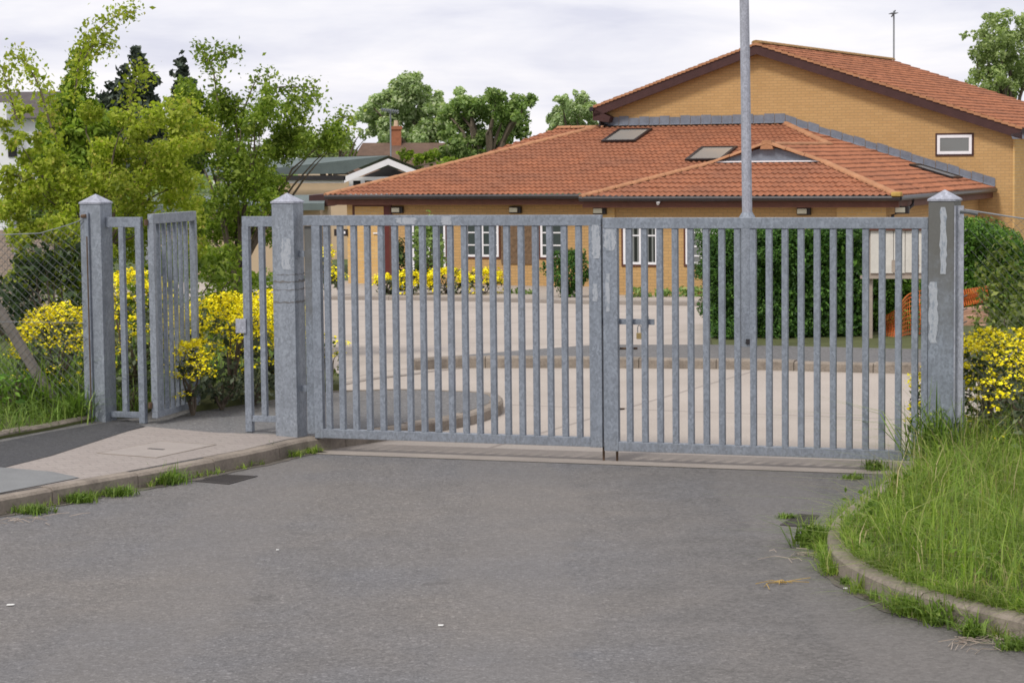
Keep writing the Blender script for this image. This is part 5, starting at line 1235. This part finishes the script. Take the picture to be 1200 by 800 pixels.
straw('wisp of dead grass on the road beside the bushy weed', 917, 683, .02, 9); straw('dead grass stalks along the kerb at the right frame corner', 1170, 752, .12, 34); straw('dead grass stalks near the right gully', 945, 652, .08, 16); straw('dead stalks on the left gutter', 40, 609, .10, 14)
weed('leafy weeds around the foot of the right gate post', gw(5.4, -.25, .15), .22, .40, 160, 'leaf_weed', .012, 260, None)
weed('weeds around the foot of the leftmost gate post', gw(-1.95, -.2, .2), .14, .30, 160, 'leaf_weed', .011, 220, None)
weed('dark leafy weeds at the foot of the wire mesh on the left', gw(-2.4, .1, .2), .35, .42, 320, 'leaf_weed', .016, 400, None)

# ================================================================= SKY, SUN, CAMERA
sc_ = bpy.context.scene
w = bpy.data.worlds.new('World'); sc_.world = w; w.use_nodes = True; nt = w.node_tree; nt.nodes.clear(); t = NT(nt)
out = nt.nodes.new('ShaderNodeOutputWorld')
SUN_EL, SUN_AZ = R(52), R(215)
sky = t.n('TexSky', sky_type='NISHITA', sun_disc=False, sun_elevation=SUN_EL, sun_rotation=SUN_AZ)
b1 = t.n('Background', i={'Strength': .09}); t.set(b1, 0, sky.outputs[0])
gen = t.n('TexCoord').outputs['Generated']
cn = t.noise(t.map(gen, (3.2, 3.2, 17)), 1.9, 6, .55, .4); cn2 = t.noise(t.map(gen, (9, 9, 40)), 1.3, 5, .6, .3)
f = t.math('ADD', t.math('MULTIPLY', cn, .75), t.math('MULTIPLY', cn2, .25))
cc = t.ramp(f, [(.36, (.78, .785, .91)), (.46, (.92, .915, 1.0)), (.57, (1.06, 1.035, 1.07))])
b2 = t.n('Background', i={'Strength': 1.0}); t.set(b2, 0, cc)
mx = t.n('MixShader', i={0: .92}); nt.links.new(b1.outputs[0], mx.inputs[1]); nt.links.new(b2.outputs[0], mx.inputs[2]); nt.links.new(mx.outputs[0], out.inputs[0])
sd = bpy.data.lights.new('sun', 'SUN'); sd.energy = 2.6; sd.angle = R(13); sd.color = (1, .95, .88)
so = bpy.data.objects.new('sun', sd); C.objects.link(so)
dirv = Vector((math.sin(SUN_AZ)*math.cos(SUN_EL), math.cos(SUN_AZ)*math.cos(SUN_EL), math.sin(SUN_EL)))
so.rotation_euler = dirv.to_track_quat('Z', 'Y').to_euler()
cd = bpy.data.cameras.new('camera'); co = bpy.data.objects.new('camera', cd); C.objects.link(co)
cd.sensor_fit = 'HORIZONTAL'; cd.sensor_width = 36; cd.lens = F_PX/1200*36; cd.clip_end = 2000; cd.clip_start = .1
Mx = Matrix.Identity(4)
for i in range(3): Mx[i][0], Mx[i][1], Mx[i][2], Mx[i][3] = AX[i], BX[i], -_f[i], O[i]
co.matrix_world = Mx; sc_.camera = co
sc_.view_settings.view_transform = 'Standard'; sc_.view_settings.look = 'None'; sc_.view_settings.exposure = 0
sc_.cycles.filter_width = 1.7
